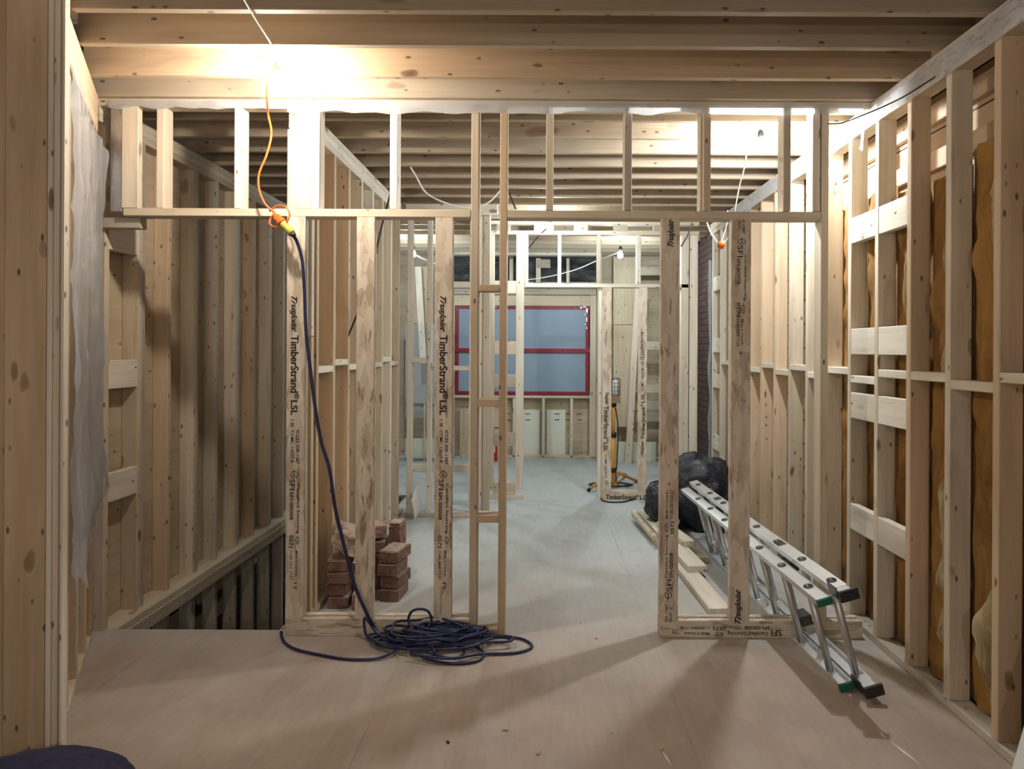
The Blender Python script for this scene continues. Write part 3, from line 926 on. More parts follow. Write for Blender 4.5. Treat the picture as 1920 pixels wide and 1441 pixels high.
# ================================================================== LIGHTS
def bulb(key, label, cord=None, grp='bare bulbs hung from the joists'):
    x, y, z, col, wt = BULBS[key]
    t = empty('light_bulb', (x, y, z+.11), label=label, cat='light bulb', group=grp)
    r = .030
    prof = [(.004, -r*1.02)] + [(r*math.sin(a), -r*math.cos(a)) for a in [math.pi*i/9 for i in range(1, 8)]] + [(.013, r*1.25), (.013, r*1.4)]
    m = plain('lit_bulb_'+key.replace('_', ' '), (1, 1, 1), 0.4, emit=(col, wt/(math.pi*4*math.pi*r*r)))
    lathe('glass_bulb', prof, m, Matrix.Translation((x, y, z)), t, 14)
    lathe('lamp_socket', [(.015, .043), (.019, .048), (.019, .085), (.012, .10), (.004, .105)], M_BLK if key != 'near_left' else M_WHITE, Matrix.Translation((x, y, z)), t, 14)
    if cord:
        tube('cord', [Vector((x, y, z+.10))] + cord, .0035, M_WIRE, t)
    return t
bl = BULBS
bulb('near_left', 'glaring bare bulb under the joists at upper left, above the hanging orange cord', [Vector((-1.17, 3.0, 2.72)), Vector((-1.12, 2.82, 2.695)), Vector((-1.10, 2.62, 2.70)), Vector((-1.08, 2.45, 2.705))])
bulb('near_right', 'glaring bare bulb at upper right behind the near partition header', [Vector((1.24, 4.03, 2.735)), Vector((1.24, 4.112, 2.75))])
bulb('mid', 'small bright bulb hanging over the passage, centre of the photo', [Vector((.06, 6.31, 2.70)), Vector((.06, 6.338, 2.73))])
bulb('far_right', 'small bulb beyond the far partition, above the yellow work light', [Vector((.86, 7.7, 2.69))])
bulb('far_left', 'tiniest lit bulb, seen left of the third printed stud', [Vector((-1.44, 7.7, 2.69))])
bulb('behind', 'bare bulb hung near the camera on the right, lighting the foreground', [Vector((.45, -1.2, 2.70))])
bulb('behind_far', 'bare bulb at the rear of the room behind the camera, on the left', [Vector((-.75, -.7, 2.70))])

# ================================================================== CORDS
oc = empty('extension_lead', WP(502, 205, 3.42), label='thin orange extension cord dangling from the ceiling above the yellow connector', cat='cord')
YC = 3.43
def pp(pts, y=YC): return [WP(a, b, y + (c[0] if c else 0)) for a, b, *c in pts]
tube('orange_cord_line', [WP(500, 150, 3.12), WP(501, 190, 3.3)] + pp([(503, 215), (509, 250), (500, 290), (486, 325), (486, 355), (497, 382), (512, 396), (514, 402, .01)]), .0052, M_ORANGE, oc)
tube('cord_loop', pp([(505, 396, .01), (520, 386), (536, 388, -.02), (543, 402, -.03), (536, 418, -.03), (520, 426, -.01), (506, 420, .01), (508, 408, .02), (514, 403, .02)]), .0042, M_ORANGE, oc)
pa, pb = WP(513, 401, YC-.01), WP(530, 418, YC-.02)
d = (pb-pa)
tube('plug', [pa, pa+d*.3, pa+d*.31, pa+d*.8, pa+d*.81, pb], [.009, .013, .019, .019, .024, .024], M_ORANGE, oc, 12, smooth=False)

nc = empty('power_cable', WP(830, 1200, 3.3), label='dark navy power cable hanging down the first printed stud into a coil on the floor', cat='cable')
pc = WP(548, 438, YC-.03)
tube('connector', [pb, pb+(pc-pb)*.1, pb+(pc-pb)*.5, pb+(pc-pb)*.9, pc], [.018, .021, .0175, .020, .015], M_YEL, nc, 12, smooth=False)
tube('collar', [pc, pc+(pc-pb)*.25], [.016, .010], M_BLK, nc, 12, smooth=False)
tube('hanging_run', pp([(550, 441, -.03), (558, 456, -.01), (567, 490), (571, 545), (574, 620), (583, 700), (592, 770), (603, 830), (618, 880), (628, 950), (642, 1010), (655, 1060), (668, 1105), (688, 1150)]) +
     [FP(704, 1180, .05), FP(722, 1198, .03), FP(760, 1206, .02), FP(800, 1190, .04)], .0085, M_NAVYCABLE, nc)
rnd = random.Random(3)
def loop(cx, cy, rx, ry, z, ph=0, n=12, wob=.1, z2=None, turns=1.0):
    """loop drawn on the floor plane (metres)"""
    out = []
    for i in range(int(n*turns)+1):
        a = ph + 2*math.pi*i/n
        rr = 1 + rnd.uniform(-wob, wob)
        out.append(Vector((cx + rx*math.cos(a)*rr, cy + ry*math.sin(a)*rr, z + (rnd.uniform(0, .025)))))
    return out
cc = FP(815, 1208)
coil = []
for i in range(15):
    coil += loop(cc.x + rnd.uniform(-.07, .08), cc.y + rnd.uniform(-.03, .03), rnd.uniform(.10, .30), rnd.uniform(.05, .12), .01+.0045*i, rnd.uniform(0, .7), 10, .16)
tube('coil', coil, .006, M_NAVYCABLE, nc, 7, n=5)
tube('floor_run', [Vector((px1(531, 1120)-.012, 3.53, -.25)), Vector((px1(531, 1150)-.012, 3.52, -.02)), Vector((px1(531, 1175)-.01, 3.495, .02)), FP(534, 1204, .008), FP(556, 1217, .008), FP(600, 1227, .008), FP(650, 1235, .008),
                   FP(705, 1234, .010), FP(735, 1222, .02), FP(750, 1200, .03)], .0068, M_NAVYCABLE, nc)
tube('right_loop', [FP(770, 1226, .03), FP(840, 1234, .03), FP(900, 1226, .012), FP(960, 1224, .008), FP(990, 1217, .008), FP(997, 1208, .008), FP(975, 1196, .008), FP(930, 1193, .01), FP(880, 1195, .03), FP(800, 1190, .05), FP(760, 1196, .05)], .0068, M_NAVYCABLE, nc)
tube('front_loop', [FP(770, 1222, .02), FP(820, 1240, .01), FP(868, 1243, .008), FP(900, 1236, .008), FP(906, 1222, .01), FP(880, 1208, .02), FP(830, 1200, .05)], .0066, M_NAVYCABLE, nc)
tube('small_loop', [FP(800, 1222, .03), FP(850, 1234, .02), FP(870, 1222, .02), FP(852, 1208, .03), FP(800, 1210, .04)], .0066, M_NAVYCABLE, nc)
YL = 3.47
tube('upright_loop', [FP(815, 1222, .04), WP(800, 1195, 3.42), WP(775, 1180, 3.44), WP(766, 1162, YL), WP(772, 1146, YL), WP(788, 1141, YL), WP(803, 1146, YL), WP(809, 1162, YL), WP(800, 1178, 3.44), WP(785, 1186, 3.42), WP(760, 1190, 3.4)], .0066, M_NAVYCABLE, nc)
tube('left_loop', [FP(760, 1215, .04), FP(715, 1205, .03), WP(690, 1196, 3.44), WP(683, 1175, 3.46), WP(684, 1158, 3.47), WP(695, 1170, 3.46), WP(712, 1190, 3.42), WP(740, 1196, 3.38)], .0066, M_NAVYCABLE, nc)

def cable(name, pts, r, mat, label, cat='cable'):
    o = tube(name, pts, r, mat)
    return tag(o, label, cat)
cable('black_wire', [WP(742, 285, 4.2), WP(741, 320, 4.2), WP(730, 370, 4.2), WP(722, 400, 4.25), WP(712, 440, 4.3), WP(690, 540, 4.35), WP(665, 600, 4.4), WP(648, 642, 4.4)], .006, M_BLK, 'black wire dropping from a joist to the stairwell wall behind the second printed stud')
cable('ceiling_wire', [WP(762, 300, 4.8), WP(780, 330, 4.8), WP(800, 362, 4.8), WP(840, 382, 4.8), WP(880, 390, 4.8), WP(915, 380, 4.8), WP(940, 355, 4.8)], .006, M_WIRE, 'pale wire swagging under the joists left of the narrow jamb studs')
cable('ceiling_wire', [WP(955, 362, 5.2), WP(961, 378, 5.2), WP(967, 392, 5.2)], .006, M_BLK, 'short black wire end hanging under the joists right of the narrow jamb studs')
cable('ceiling_wire', [WP(1029, 425, 6.28), WP(1010, 442, 6.9), WP(985, 470, 7.2), WP(950, 487, 7.4), WP(915, 497, 7.6)], .006, M_BLK, 'black wire running down left from the central bulb')
cable('ceiling_wire', [WP(1162, 472, 7.67), WP(1120, 488, 8.3), WP(1080, 505, 8.4), WP(1030, 518, 8.4), WP(985, 525, 8.4)], .006, M_WIRE, 'pale wire sagging from the far right bulb across the dark bulkhead')
cable('ceiling_wire', [WP(1400, 286, 3.96), WP(1394, 320, 3.97), WP(1386, 350, 4.0), WP(1378, 395, 4.0), WP(1376, 430, 4.05), WP(1362, 450, 4.1), WP(1353, 455, 4.1)], .0035, M_WIRE, 'thin wire hanging from the right-hand glaring bulb down to the orange socket')
cable('ceiling_wire', [WP(1325, 415, 5.2), WP(1333, 436, 5.2), WP(1345, 454, 5.2)], .006, M_WIRE, 'pale bent wire just left of the orange socket')
cable('ceiling_wire', [WP(1298, 418, 5.0), WP(1290, 440, 5.0), WP(1277, 462, 5.0)], .006, M_BLK, 'black wire end beside the top of the fourth printed stud')
cable('ceiling_wire', [WP(1553, 232, 3.45), WP(1580, 230, 3.3), WP(1620, 215, 3.2), WP(1660, 198, 3.1), WP(1700, 178, 3.0), WP(1760, 140, 2.9)], .0035, M_BLK, 'thin dark wire tacked along the right top plate')
cable('ceiling_wire', [WP(782, 479, 7.67), WP(800, 488, 7.7), WP(830, 500, 7.75)], .008, M_WIRE, 'pale wire beside the tiny far left bulb')
so = empty('orange_socket', WP(1353, 458, 4.1), label='orange rubber socket hanging empty in front of the far right studs', cat='socket')
q = WP(1353, 458, 4.1)
lathe('socket_body', [(.010, .02), (.018, .015), (.022, 0), (.020, -.02), (.012, -.024)], M_ORANGE, Matrix.Translation(q) @ Matrix.Rotation(.5, 4, 'Y'), so, 12)
tube('tail', [q+Vector((0, 0, .02)), q+Vector((.01, 0, .05)), q+Vector((.03, 0, .12)), q+Vector((.035, 0, .2))], .003, M_WIRE, so)

# ================================================================== LADDER
LA0, LA1 = FP(1583, 1303), Vector((1.165, 5.18, 0))
ld = (LA1-LA0); LL = 2.36; ld.normalize()
wd = Vector((-.26, 0, .966)); wd = (wd - ld*wd.dot(ld)).normalized()
nd = ld.cross(wd)
if nd.x < 0: nd = -nd
lb = empty('extension_ladder', LA0, label='aluminium extension ladder lying on its edge through the partition, beside the right wall', cat='ladder')
ML = Matrix((ld, nd, wd)).transposed().to_4x4(); ML.translation = LA0    # x length, y normal, z width
def channel(name, x0, x1, yc_, z0, h, wdt, flip, mat):
    """U channel rail, web h thick, opening downward/upward"""
    t = .004
    bm = bmesh.new()
    def bb(xa, xb, ya, yb, za, zb):
        g = bmesh.ops.create_cube(bm, size=1)
        for v in g['verts']:
            v.co = Vector((xa+(v.co.x+.5)*(xb-xa), ya+(v.co.y+.5)*(yb-ya), za+(v.co.z+.5)*(zb-za)))
    bb(x0, x1, yc_-wdt/2, yc_+wdt/2, z0, z0+t)
    s = -1 if flip else 1
    za, zb = (z0+t, z0+t+.024) if s > 0 else (z0-.024, z0)
    bb(x0, x1, yc_-wdt/2, yc_-wdt/2+t, za, zb); bb(x0, x1, yc_+wdt/2-t, yc_+wdt/2, za, zb)
    me = bpy.data.meshes.new(name); bm.to_mesh(me); bm.free()
    return link(name, me, mat, ML, lb)
secs = [(.03, 0.0, .40, 0.035), (.10, -.02, .445, 0.0)]
for si, (yc_, za, zb, x0) in enumerate(secs):
    za = max(za, .0) if si == 0 else .006
    channel('rail', x0, x0+LL, yc_, za+.002, .07, .062, False, M_ALU)
    channel('rail', x0, x0+LL, yc_, zb, .07, .062, True, M_ALU)
    for r_ in range(7 if si == 0 else 8):
        xr = x0 + .15 + r_*S + (.0 if si == 0 else -.07)
        if xr > LL: break
        me_v, me_f = tube_geo([Vector((0, 0, za+.004)), Vector((0, 0, zb+.002))], .0165, 14)
        me = mesh_from('rung', me_v, me_f, True)
        link('rung', me, M_ALUD, ML @ Matrix.Translation((xr, yc_, 0)), lb)
        lathe('rung_end', [(.020, zb+.004), (.021, zb+.0065), (.013, zb+.0075), (.012, zb+.0045)], M_DARKMETAL, ML @ Matrix.Translation((xr, yc_, 0)) @ Matrix.Scale(1.25, 4, (1, 0, 0)), lb, 16)
        lathe('rung_end', [(.022, za+.007), (.021, za+.009), (.017, za+.010)], M_ALU, ML @ Matrix.Translation((xr, yc_, 0)), lb, 16)
def lbox(name, x0, x1, y0, y1, z0, z1, mat): return box(name, x0, x1, y0, y1, z0, z1, mat, lb, M=ML, c=.002)
for yc_, za, zb, x0 in ((.03, 0, .40, .035),):
    lbox('end_cap', x0-.012, x0+.004, yc_-.033, yc_+.033, .0, .03, M_GREEN)
    lbox('end_cap', x0-.012, x0+.004, yc_-.033, yc_+.033, .374, .405, M_GREEN)
for z0 in (.006, .418):
    foot = lbox('ladder_foot', -.06, .05, .072, .128, z0, z0+.03, M_ALUD)
    lbox('foot_pad', -.078, -.061, .062, .14, z0-.004, z0+.042, M_BLK)
    lbox('foot_bracket', -.03, .05, .0665, .0715, z0-.006, z0+.045, M_DARKMETAL)
for xr in (.55, 1.35):
    lbox('rung_lock', xr, xr+.09, .07, .13, .05, .10, M_DARKMETAL)
    lbox('rung_lock', xr, xr+.09, .07, .13, .33, .38, M_DARKMETAL)
for xr in (.62, 1.7):
    lbox('sticker', xr, xr+.07, .078, .122, .4492, .4502, M_DARKMETAL)

# ================================================================== LOOSE TIMBER
def plank(nm, a, b, wdt, th, z, mat, label):
    a, b = Vector(a), Vector(b); a.z = b.z = z+th/2
    o = beam(nm, a, b, wdt, th, mat)
    return tag(o, label, 'plank', 'loose planks on the floor')
plank('plank', (.975, 3.80, 0), (.845, 6.16, 0), .12, .038, .001, M_PALE, 'lowest pale plank on the floor, its end reaching closest to the near partition')
plank('plank', (.988, 4.42, 0), (.87, 5.98, 0), .125, .038, .040, M_PALE, 'pale plank lying on top of the lowest one, ending midway')
plank('plank', (.832, 5.15, 0), (.772, 5.90, 0), .04, .034, .040, M_SPR, 'short narrow stick along the left side of the plank stack')
plank('plank', (1.03, 4.86, 0), (.93, 5.42, 0), .09, .038, .079, M_PALE, 'short offcut sitting on the plank stack beside the ladder')
plank('plank', (1.10, 4.74, 0), (1.07, 5.3, 0), .075, .038, .001, M_SPR, 'short offcut on the floor between plank stack and ladder')
o = beam('plank', (.86, 5.0, .137), (1.02, 5.35, .137), .07, .03, M_SPR)
tag(o, 'small offcut lying crosswise on top of the plank stack', 'plank', 'loose planks on the floor')

# ================================================================== BRICKS
def brick(x, y, z, rz, label, dx=.1, dy=.2, dz=.066, mat=M_BRICK, nm='brick', seed=0, tilt=0, amp=.006, top=True):
    me = rough_box_mesh(nm, dx, dy, dz, amp, 6, seed)
    o = link(nm, me, mat, Matrix.Translation((x, y, z+dz/2)) @ Matrix.Rotation(rz, 4, 'Z') @ Matrix.Rotation(tilt, 4, 'Y'))
    if top:
        me.materials.append(M_BRICKTOP)
        for p in me.polygons:
            if p.normal.z > .8: p.material_index = 1
    return tag(o, label, 'brick', 'salvaged bricks stacked behind the partition')
ordn = ['bottom', 'second lowest', 'second highest', 'topmost']
for i in range(4):
    brick(-1.155 + (.006, -.004, .004, -.002)[i], 3.97 + (.0, .008, -.006, .0)[i], .001+.0685*i, (.06, -.05, .03, .10)[i],
          f'{ordn[i]} brick of the left front stack, against the stairwell wall', .115, .2, .062, seed=i, amp=.0035)
for i in range(4):
    brick(-.875 + (.0, .006, -.006, .005)[i], 4.08 + (.0, .01, -.01, .0)[i], .001+.0735*i, (-.12, -.20, -.14, -.22)[i],
          f'{ordn[i]} brick of the right front stack, right of the second printed stud', .115, .2, .067, seed=10+i, amp=.0035)
brick(-1.025, 3.93, .001, .12, 'single brick on the floor between the two front stacks', .095, .16, .085, seed=21)
for i in range(4):
    brick(-1.03 + (.004, -.006, .006, 0)[i], 4.28, .001+.073*i, (.05, .12, -.08, .1)[i], f'{ordn[i]} brick of the rear stack behind the two front stacks', .13, .19, .067, seed=30+i, amp=.0035)
brick(-1.05, 4.27, .303, .35, 'broken brick lying on the rear stack, left side', .15, .17, .075, seed=41, amp=.014)
brick(-.905, 4.30, .001, -.1, 'tall block standing on its end behind the right front stack', .075, .12, .385, seed=43, amp=.01)
# big rubble chunk
bm = bmesh.new(); bmesh.ops.create_icosphere(bm, subdivisions=4, radius=1)
for v in bm.verts:
    n_ = v.co.normalized()
    k_ = 1/max(abs(n_.x)/1.0, abs(n_.y)/1.0, abs(n_.z)/1.0, (abs(n_.x+n_.z*.9))/1.15, (abs(n_.x-n_.z*.4+n_.y*.3))/1.1)
    p = n_*k_ + noise.noise_vector(n_*2.2)*.12 + noise.noise_vector(n_*7)*.04
    v.co = Vector((p.x*.125, p.y*.11, p.z*.062))
me = bpy.data.meshes.new('rubble_block'); bm.to_mesh(me); bm.free(); me.materials.append(M_BRICKTOP)
o = link('rubble_block', me, None, Matrix.Translation((-1.095, 3.99, .352)) @ Matrix.Rotation(.33, 4, 'Y') @ Matrix.Rotation(.2, 4, 'Z'))
tag(o, 'large pinkish rubble block tilted on top of the left brick stack', 'rubble')

# ================================================================== BLACK BAG
def blob(name, ctr, rad, mat, amp=.1, seed=0, flat=True, sub=5, parent=None, freq=2.2):
    bm = bmesh.new(); bmesh.ops.create_icosphere(bm, subdivisions=sub, radius=1)
    for v in bm.verts:
        n_ = v.co.normalized()
        s_ = 1 + amp*noise.noise(n_*freq + Vector((seed, 0, 0))) + amp*.7*(1-abs(noise.noise(n_*freq*2.2 + Vector((0, seed, 0))))*2)*.4 + amp*.25*noise.noise(n_*freq*5+Vector((seed, seed, 0)))
        p = Vector((n_.x*rad[0], n_.y*rad[1], n_.z*rad[2]))*s_
        if flat and p.z < -rad[2]*.62: p.z = -rad[2]*.62 + (p.z + rad[2]*.62)*.03
        v.co = p
    zmin = min(v.co.z for v in bm.verts)
    for v in bm.verts: v.co.z -= zmin
    me = bpy.data.meshes.new(name); bm.to_mesh(me); bm.free()
    for p in me.polygons: p.use_smooth = True
    return link(name, me, mat, Matrix.Translation(ctr), parent)
bag = blob('garbage_bag', (1.30, 5.80, .001), (.32, .34, .335), M_BAGPL, .22, 2.3)
tag(bag, 'full shiny black garbage bag behind the ladder end', 'bag')
blob('bag_lobe', (.985, 5.66, .08), (.15, .17, .17), M_BAGPL, .25, 5.1, parent=bag)

# ================================================================== TRIPOD WORK LIGHT
tp = WP(1150, 916, 7.28); tx, ty = tp.x, 7.28
wlt = empty('work_light', (tx, ty, 0), label='yellow tripod work light standing behind the far partition', cat='work light')
tube('pole', [(tx, ty, .03), (tx, ty, .55)], .021, M_YSTAND, wlt, 12, smooth=False)
tube('pole', [(tx, ty, .55), (tx, ty, .92)], .016, M_YSTAND, wlt, 12, smooth=False)
for z in (.17, .54, .86): tube('clamp', [(tx, ty, z), (tx, ty, z+.05)], .029, M_BLK, wlt, 12, smooth=False)
for f_ in (FP(1103, 922), FP(1194, 905), FP(1172, 893)):
    e = Vector((f_.x, f_.y, .018)); s_ = Vector((tx, ty, .19)); dd = e - s_
    lg = tube('leg', [s_ + dd*.08, e], .015, M_YSTAND, wlt, 10, smooth=False)
    tube('rubber_foot', [e - dd*.06, e + dd*.02], .018, M_BLK, lg, 10, smooth=False)
    tube('brace', [Vector((tx, ty, .045)), s_ + dd*.55], .007, M_YSTAND, wlt, 8, smooth=False)
hx = WP(1154, 740, 7.28).x
box('lamp_base', hx-.045, hx+.045, ty-.05, ty+.05, .90, .975, plain('brown_enamel', (.30, .19, .12), .5), wlt)
lathe('lamp_tube', [(.03, .976), (.033, .98), (.033, 1.12), (.02, 1.14)], M_WHITE, Matrix.Translation((hx, ty, 0)), wlt, 14)
cvs, cfs = [], []
def addt(path, r):
    v_, f_ = tube_geo([Vector(p) for p in path], r, 5)
    o_ = len(cvs); cvs.extend(v_); cfs.extend([tuple(i+o_ for i in f) for f in f_])
for i in range(10):
    a = 2*math.pi*i/10
    addt([(.05*math.cos(a), .05*math.sin(a), .975), (.05*math.cos(a), .05*math.sin(a), 1.15), (.02*math.cos(a), .02*math.sin(a), 1.165)], .0022)
for z in (.99, 1.03, 1.07, 1.11, 1.15):
    addt([(.05*math.cos(t*math.pi/8), .05*math.sin(t*math.pi/8), z) for t in range(17)], .0022)
link('wire_cage', mesh_from('wire_cage', cvs, cfs, True), M_DARKMETAL, Matrix.Translation((hx, ty, 0)), wlt)
pw = []
for i in range(22):
    a = i*.62
    pw.append(Vector((tx-.02 + .24*math.cos(a)*(1-.01*i), 7.42 + .12*math.sin(a), .012 + .0005*i)))
tube('power_cord', [Vector((tx+.02, ty, .85)), Vector((tx+.05, ty+.02, .6)), Vector((tx+.04, ty+.02, .3)), Vector((tx+.05, ty+.08, .03))] + pw, .006, M_BLK, wlt)
cable('floor_cable', [FP(1240, 900, .01), FP(1222, 904, .01), FP(1216, 912, .01), FP(1200, 930, .008), FP(1175, 939, .008), FP(1150, 941, .008), FP(1130, 938, .008), FP(1127, 932, .008)], .007, M_BLK, 'black cable curving on the floor in front of the far printed plate')

# ================================================================== FIRE EXTINGUISHER
q = FP(927, 857); ex, ey = q.x, 9.05
fe = empty('fire_extinguisher', (ex, ey, 0), label='red fire extinguisher on the floor against the back wall', cat='fire extinguisher')
lathe('cylinder', [(.055, .002), (.062, .01), (.062, .31), (.055, .345), (.03, .37), (.018, .38)], M_RED, Matrix.Translation((ex, ey, 0)), fe)
lathe('valve', [(.016, .38), (.02, .385), (.02, .42), (.01, .425)], M_DARKMETAL, Matrix.Translation((ex, ey, 0)), fe)
box('handle', ex-.01, ex+.09, ey-.01, ey+.01, .426, .44, M_BLK, fe)
tube('hose', [(ex-.015, ey, .40), (ex-.07, ey, .40), (ex-.09, ey, .33), (ex-.075, ey-.01, .2), (ex-.068, ey-.02, .12)], .009, M_BLK, fe)
box('label_band', ex-.035, ex+.035, ey-.0655, ey-.0632, .12, .25, M_WHITE, fe)

# ================================================================== POLYTHENE
def ploc(d, off, z): return MA @ Vector((d, off, z))
g = []
R_, K_ = 70, 22
for i in range(R_+1):
    row = []
    for j in range(K_+1):
        s_ = j/K_
        d_ = .02 + s_*(alen-.02)
        zt = 2.53 - .10*s_ + .02*math.sin(s_*9)
        zb = .47 + .30*s_ + .06*math.sin(s_*17) + .05*math.sin(s_*31)
        t = i/R_
        z = zt + (zb-zt)*t
        o_ = -.022 - .012*noise.noise(Vector((d_*4, z*1.2, 0))) - .034*abs(noise.noise(Vector((d_*7+z*.9, z*2.0, 3)))) - .022*abs(noise.noise(Vector((d_*18+z*3, z*6, 8))))
        if t > .8: o_ -= .10*(t-.8)*5*abs(noise.noise(Vector((d_*4, z*3, 9))))
        row.append(ploc(d_, o_, z))
    g.append(row)
tag(sheet('plastic_sheet', g, M_POLY), 'wrinkled clear plastic sheet hanging over the angled wall at far left', 'plastic sheet')

def strip(name, p0, p1, drop0, drop1, mat, label, amp=.006, n=60, m=6, out=Vector((0, -1, 0)), seed=0.0):
    g = []
    p0, p1 = Vector(p0), Vector(p1)
    for i in range(m+1):
        row = []
        for j in range(n+1):
            s_ = j/n; p = p0.lerp(p1, s_)
            dr = drop0 + (drop1-drop0)*(.5+.5*noise.noise(Vector((s_*9+seed, 0, seed))))
            z = -dr*i/m
            row.append(p + Vector((0, 0, z)) + out*(.003+amp*(i/m)*(1+noise.noise(Vector((s_*22+seed, i*.7, 2))))))
        g.append(row)
    return tag(sheet(name, g, mat), label, 'plastic sheet')
strip('plastic_strip', (px1(540, 200, YP), YP-.002, 2.705), (px1(1055, 200, YP), YP-.002, 2.705), .045, .085, M_POLYW, 'thin plastic strip hanging along the middle of the near partition top plate')
strip('plastic_strip', (-2.2, YP-.002, 2.70), (px1(540, 200, YP), YP-.002, 2.70), .03, .055, M_POLYW, 'thin plastic strip folded along the left part of the near partition top plate', seed=4.)
strip('plastic_strip', (px1(1055, 200), YP-.002, 2.70), (1.60, YP-.002, 2.70), .035, .075, M_POLYW, 'thin plastic strip hanging along the right part of the near partition top plate', seed=7.)
# printed wrap along the right top plate
def wrap_mat():
    m = poly_mat('printed_vapour_barrier', .8, (.82, .83, .86))
    nt = m.node_tree
    tc = N(nt, 'ShaderNodeTexCoord'); mp = N(nt, 'ShaderNodeMapping'); mp.inputs['Scale'].default_value = (14, 14, 60)
    nt.links.new(tc.outputs['Object'], mp.inputs[0])
    n_ = tex_noise(nt, mp.outputs[0], 1, 3, .6)
    c_ = ramp(nt, n_, [(.56, (.80, .81, .84)), (.60, (.42, .43, .50))])
    for x in nt.nodes:
        if x.bl_idname in ('ShaderNodeBsdfDiffuse',): nt.links.new(c_, x.inputs[0])
    return m
strip('plastic_strip', (XR-.006, -1.5, 2.695), (XR-.006, 6.4, 2.695), .10, .135, wrap_mat(), 'long printed plastic wrap covering the right wall top plate', .006, 200, 6, Vector((-1, 0, 0)), 2.)
strip('plastic_strip', (WP(1617, 250, 3.52).x, 3.52, 2.60), (WP(1622, 250, 3.56).x, 3.56, 2.60), .10, .14, M_POLYW, 'small torn plastic flap dangling beside the right wall top plate', .01, 8, 5, Vector((-1, 0, 0)), 2.)
gg = []
for i in range(31):
    z = 2.35 - 2.1*i/30
    gg.append([Vector((XR-.01-.04*abs(noise.noise(Vector((j*.5, z*2, 1)))) + .03*j/8, 6.86+.05*j/8, z)) for j in range(9)])
tag(sheet('plastic_sheet', gg, M_POLY), 'narrow clear plastic sheet hanging beside the dark brick wall', 'plastic sheet')

# ================================================================== INSULATION in the right wall
ords = ['nearest', 'second nearest', 'third nearest', 'fourth nearest', 'fifth nearest', 'sixth nearest', 'seventh nearest', 'eighth nearest']
bays = [2.55 + S*i for i in range(-1, 7)]
batts = []
for bi, yb_ in enumerate(bays):
    ya, yb2 = yb_-S-.018, yb_-.021
    seed = bi*5.7
    g = []
    rr, kk = 60, 18
    ztop = 2.28 if bi not in (3, 4) else 2.22
    zbot = .045
    for i in range(rr+1):
        row = []
        for j in range(kk+1):
            s_ = j/kk; z = zbot + (ztop-zbot)*i/rr
            y_ = ya + (yb2-ya)*s_
            edge = min(1, max(0, (y_-(yb_-S))/.05))*min(1, max(0, (yb_-.038-y_)/.05))
            n1 = noise.noise(Vector((y_*5+seed, z*1.5, seed)))
            n2 = abs(noise.noise(Vector((y_*12, z*5+seed, 1))))
            x_ = XR + .105 - .03*edge*(.5+n1) - .05*n2*edge
            row.append(Vector((max(XR+.03, min(XR+.118, x_)), y_, z)))
        g.append(row)
    o = sheet('insulation_batt', g, M_INS)
    batts.append(o)
    tag(o, f'amber fibreglass batt in the right wall bay {ords[bi]} to the camera', 'insulation', 'fibreglass batts in the right wall')
# loose yellow tufts
for k_, (px_, ya, yb_, w_) in enumerate(((2.70, 1.55, 2.28, .035), (3.01, 1.0, 2.15, .03), (3.01, .15, .95, .05), (2.40, .12, .62, .045), (2.72, .10, .55, .06), (3.33, .3, 2.0, .02))):
    pts = []; rs = []
    for i in range(24):
        t = i/23; z = ya+(yb_-ya)*t
        pts.append(Vector((XR+.075+.02*noise.noise(Vector((z*3, k_, 0))), px_ - .1 + .03*noise.noise(Vector((z*4, 0, k_))), z)))
        rs.append(w_*(.35+math.sin(math.pi*min(1, max(0, t*1.0)))**.5*.8)*(1+.6*noise.noise(Vector((z*9, k_, 5)))))
    v_, f_ = tube_geo(pts, rs, 14)
    v_ = [p + noise.noise_vector(p*22)*.014 for p in v_]
    for p in v_:
        p.x = max(XR+.012, p.x)
    o0 = pts[0].copy()
    bt = batts[(2, 3, 3, 1, 2, 4)[k_]]
    o = link('loose_tuft', mesh_from('loose_tuft', [p-o0 for p in v_], f_, True), M_INS2, Matrix.Translation(o0), bt)
    o['label'] = 'pale yellow loose tuft of glass wool'

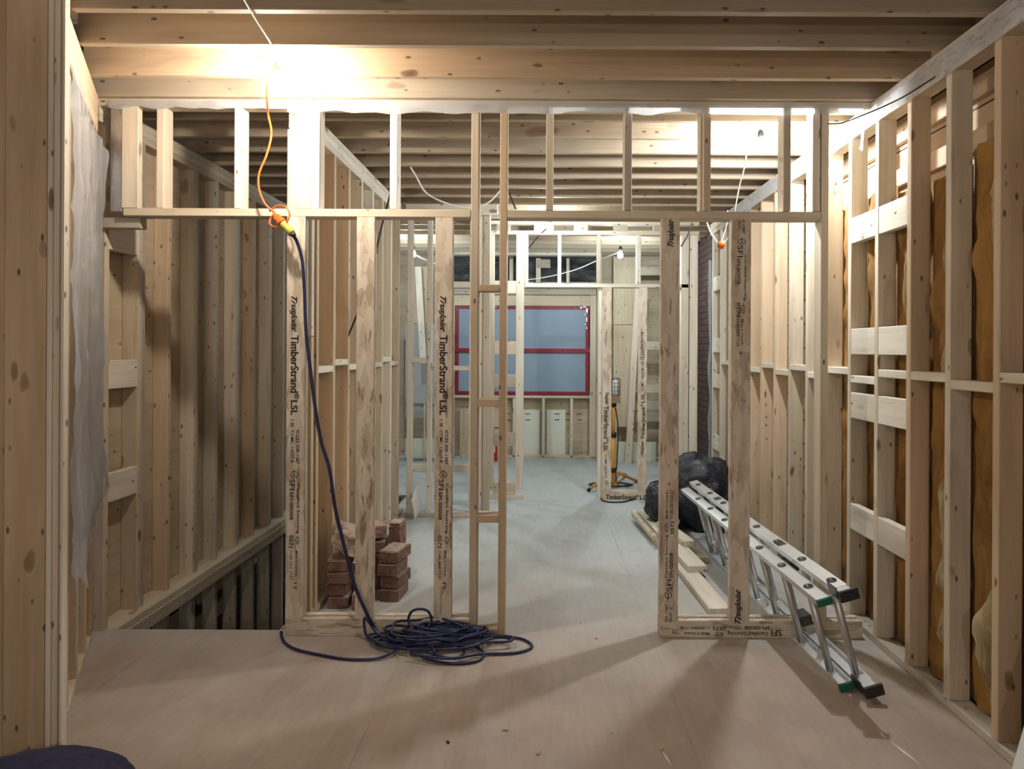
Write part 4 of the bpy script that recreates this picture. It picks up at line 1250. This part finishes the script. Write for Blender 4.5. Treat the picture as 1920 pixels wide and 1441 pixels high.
# ================================================================== CLOTH, PANEL, SCRAPS
nb = blob('navy_bag', (-1.50, 1.97, .0), (.31, .26, .155), M_NAVY, .10, 1.2, freq=1.3)
tag(nb, 'dark navy cloth bundle on the floor at the bottom left corner', 'cloth')
o = beam('leaning_panel', (1.51, 1.95, .002), (1.64, 1.95, .47), .62, .012, M_WHITE, None, up=Vector((1, 0, .25)))
tag(o, 'white panel leaning on the right wall in the bottom right corner', 'panel')
o = beam('white_board', FP(775, 955, .10), FP(787, 925, .20), .012, .20, M_WHITE)
tag(o, 'white board offcut standing on edge behind the short stud frame', 'board')
for k_, (px_, py_, l_, lab) in enumerate(((948, 1368, .022, 'small brown wood chip on the foreground floor'), (1240, 1405, .018, 'tiny chip on the floor near the bottom edge'), (840, 1392, .014, 'tiny dark chip left of centre on the foreground floor'),
                                  (1118, 1197, .012, 'dark crumb on the floor in the doorway'), (1010, 1412, .02, 'pale chip near the bottom edge, centre'))):
    c_ = FP(px_, py_)
    me = rough_box_mesh('wood_chip', l_, l_*.6, .006, .002, 4, k_)
    o = link('wood_chip', me, M_ORA if k_ != 2 else M_BLK, Matrix.Translation((c_.x, c_.y, .004)) @ Matrix.Rotation(k_*1.1, 4, 'Z'))
    tag(o, lab, 'wood chip')
# white scuffs on the floor
bm = bmesh.new()
for (a, b, t_) in (((1648, 1370), (1662, 1386), .004), ((1668, 1388), (1725, 1432), .006), ((1600, 1268), (1610, 1276), .006), ((1240, 1405), (1260, 1436), .004)):
    A, B = FP(*a, .0012), FP(*b, .0012); dd = (B-A).normalized(); nn = Vector((-dd.y, dd.x, 0))*t_
    m_ = (A+B)/2
    bm.faces.new([bm.verts.new(q_) for q_ in (A, m_-nn, B, m_+nn)])
me = bpy.data.meshes.new('paint_scuffs'); bm.to_mesh(me); bm.free()
for p in me.polygons:
    if p.normal.z < 0: p.flip()
link('paint_scuff', me, M_WHITE, Matrix.Identity(4), floor)

# fold stray names: Blender suffixes only
for o in list(bpy.data.objects):
    if o.parent is None and o.type == 'MESH' and 'kind' not in o.keys() and 'label' not in o.keys():
        print('UNTAGGED', o.name)
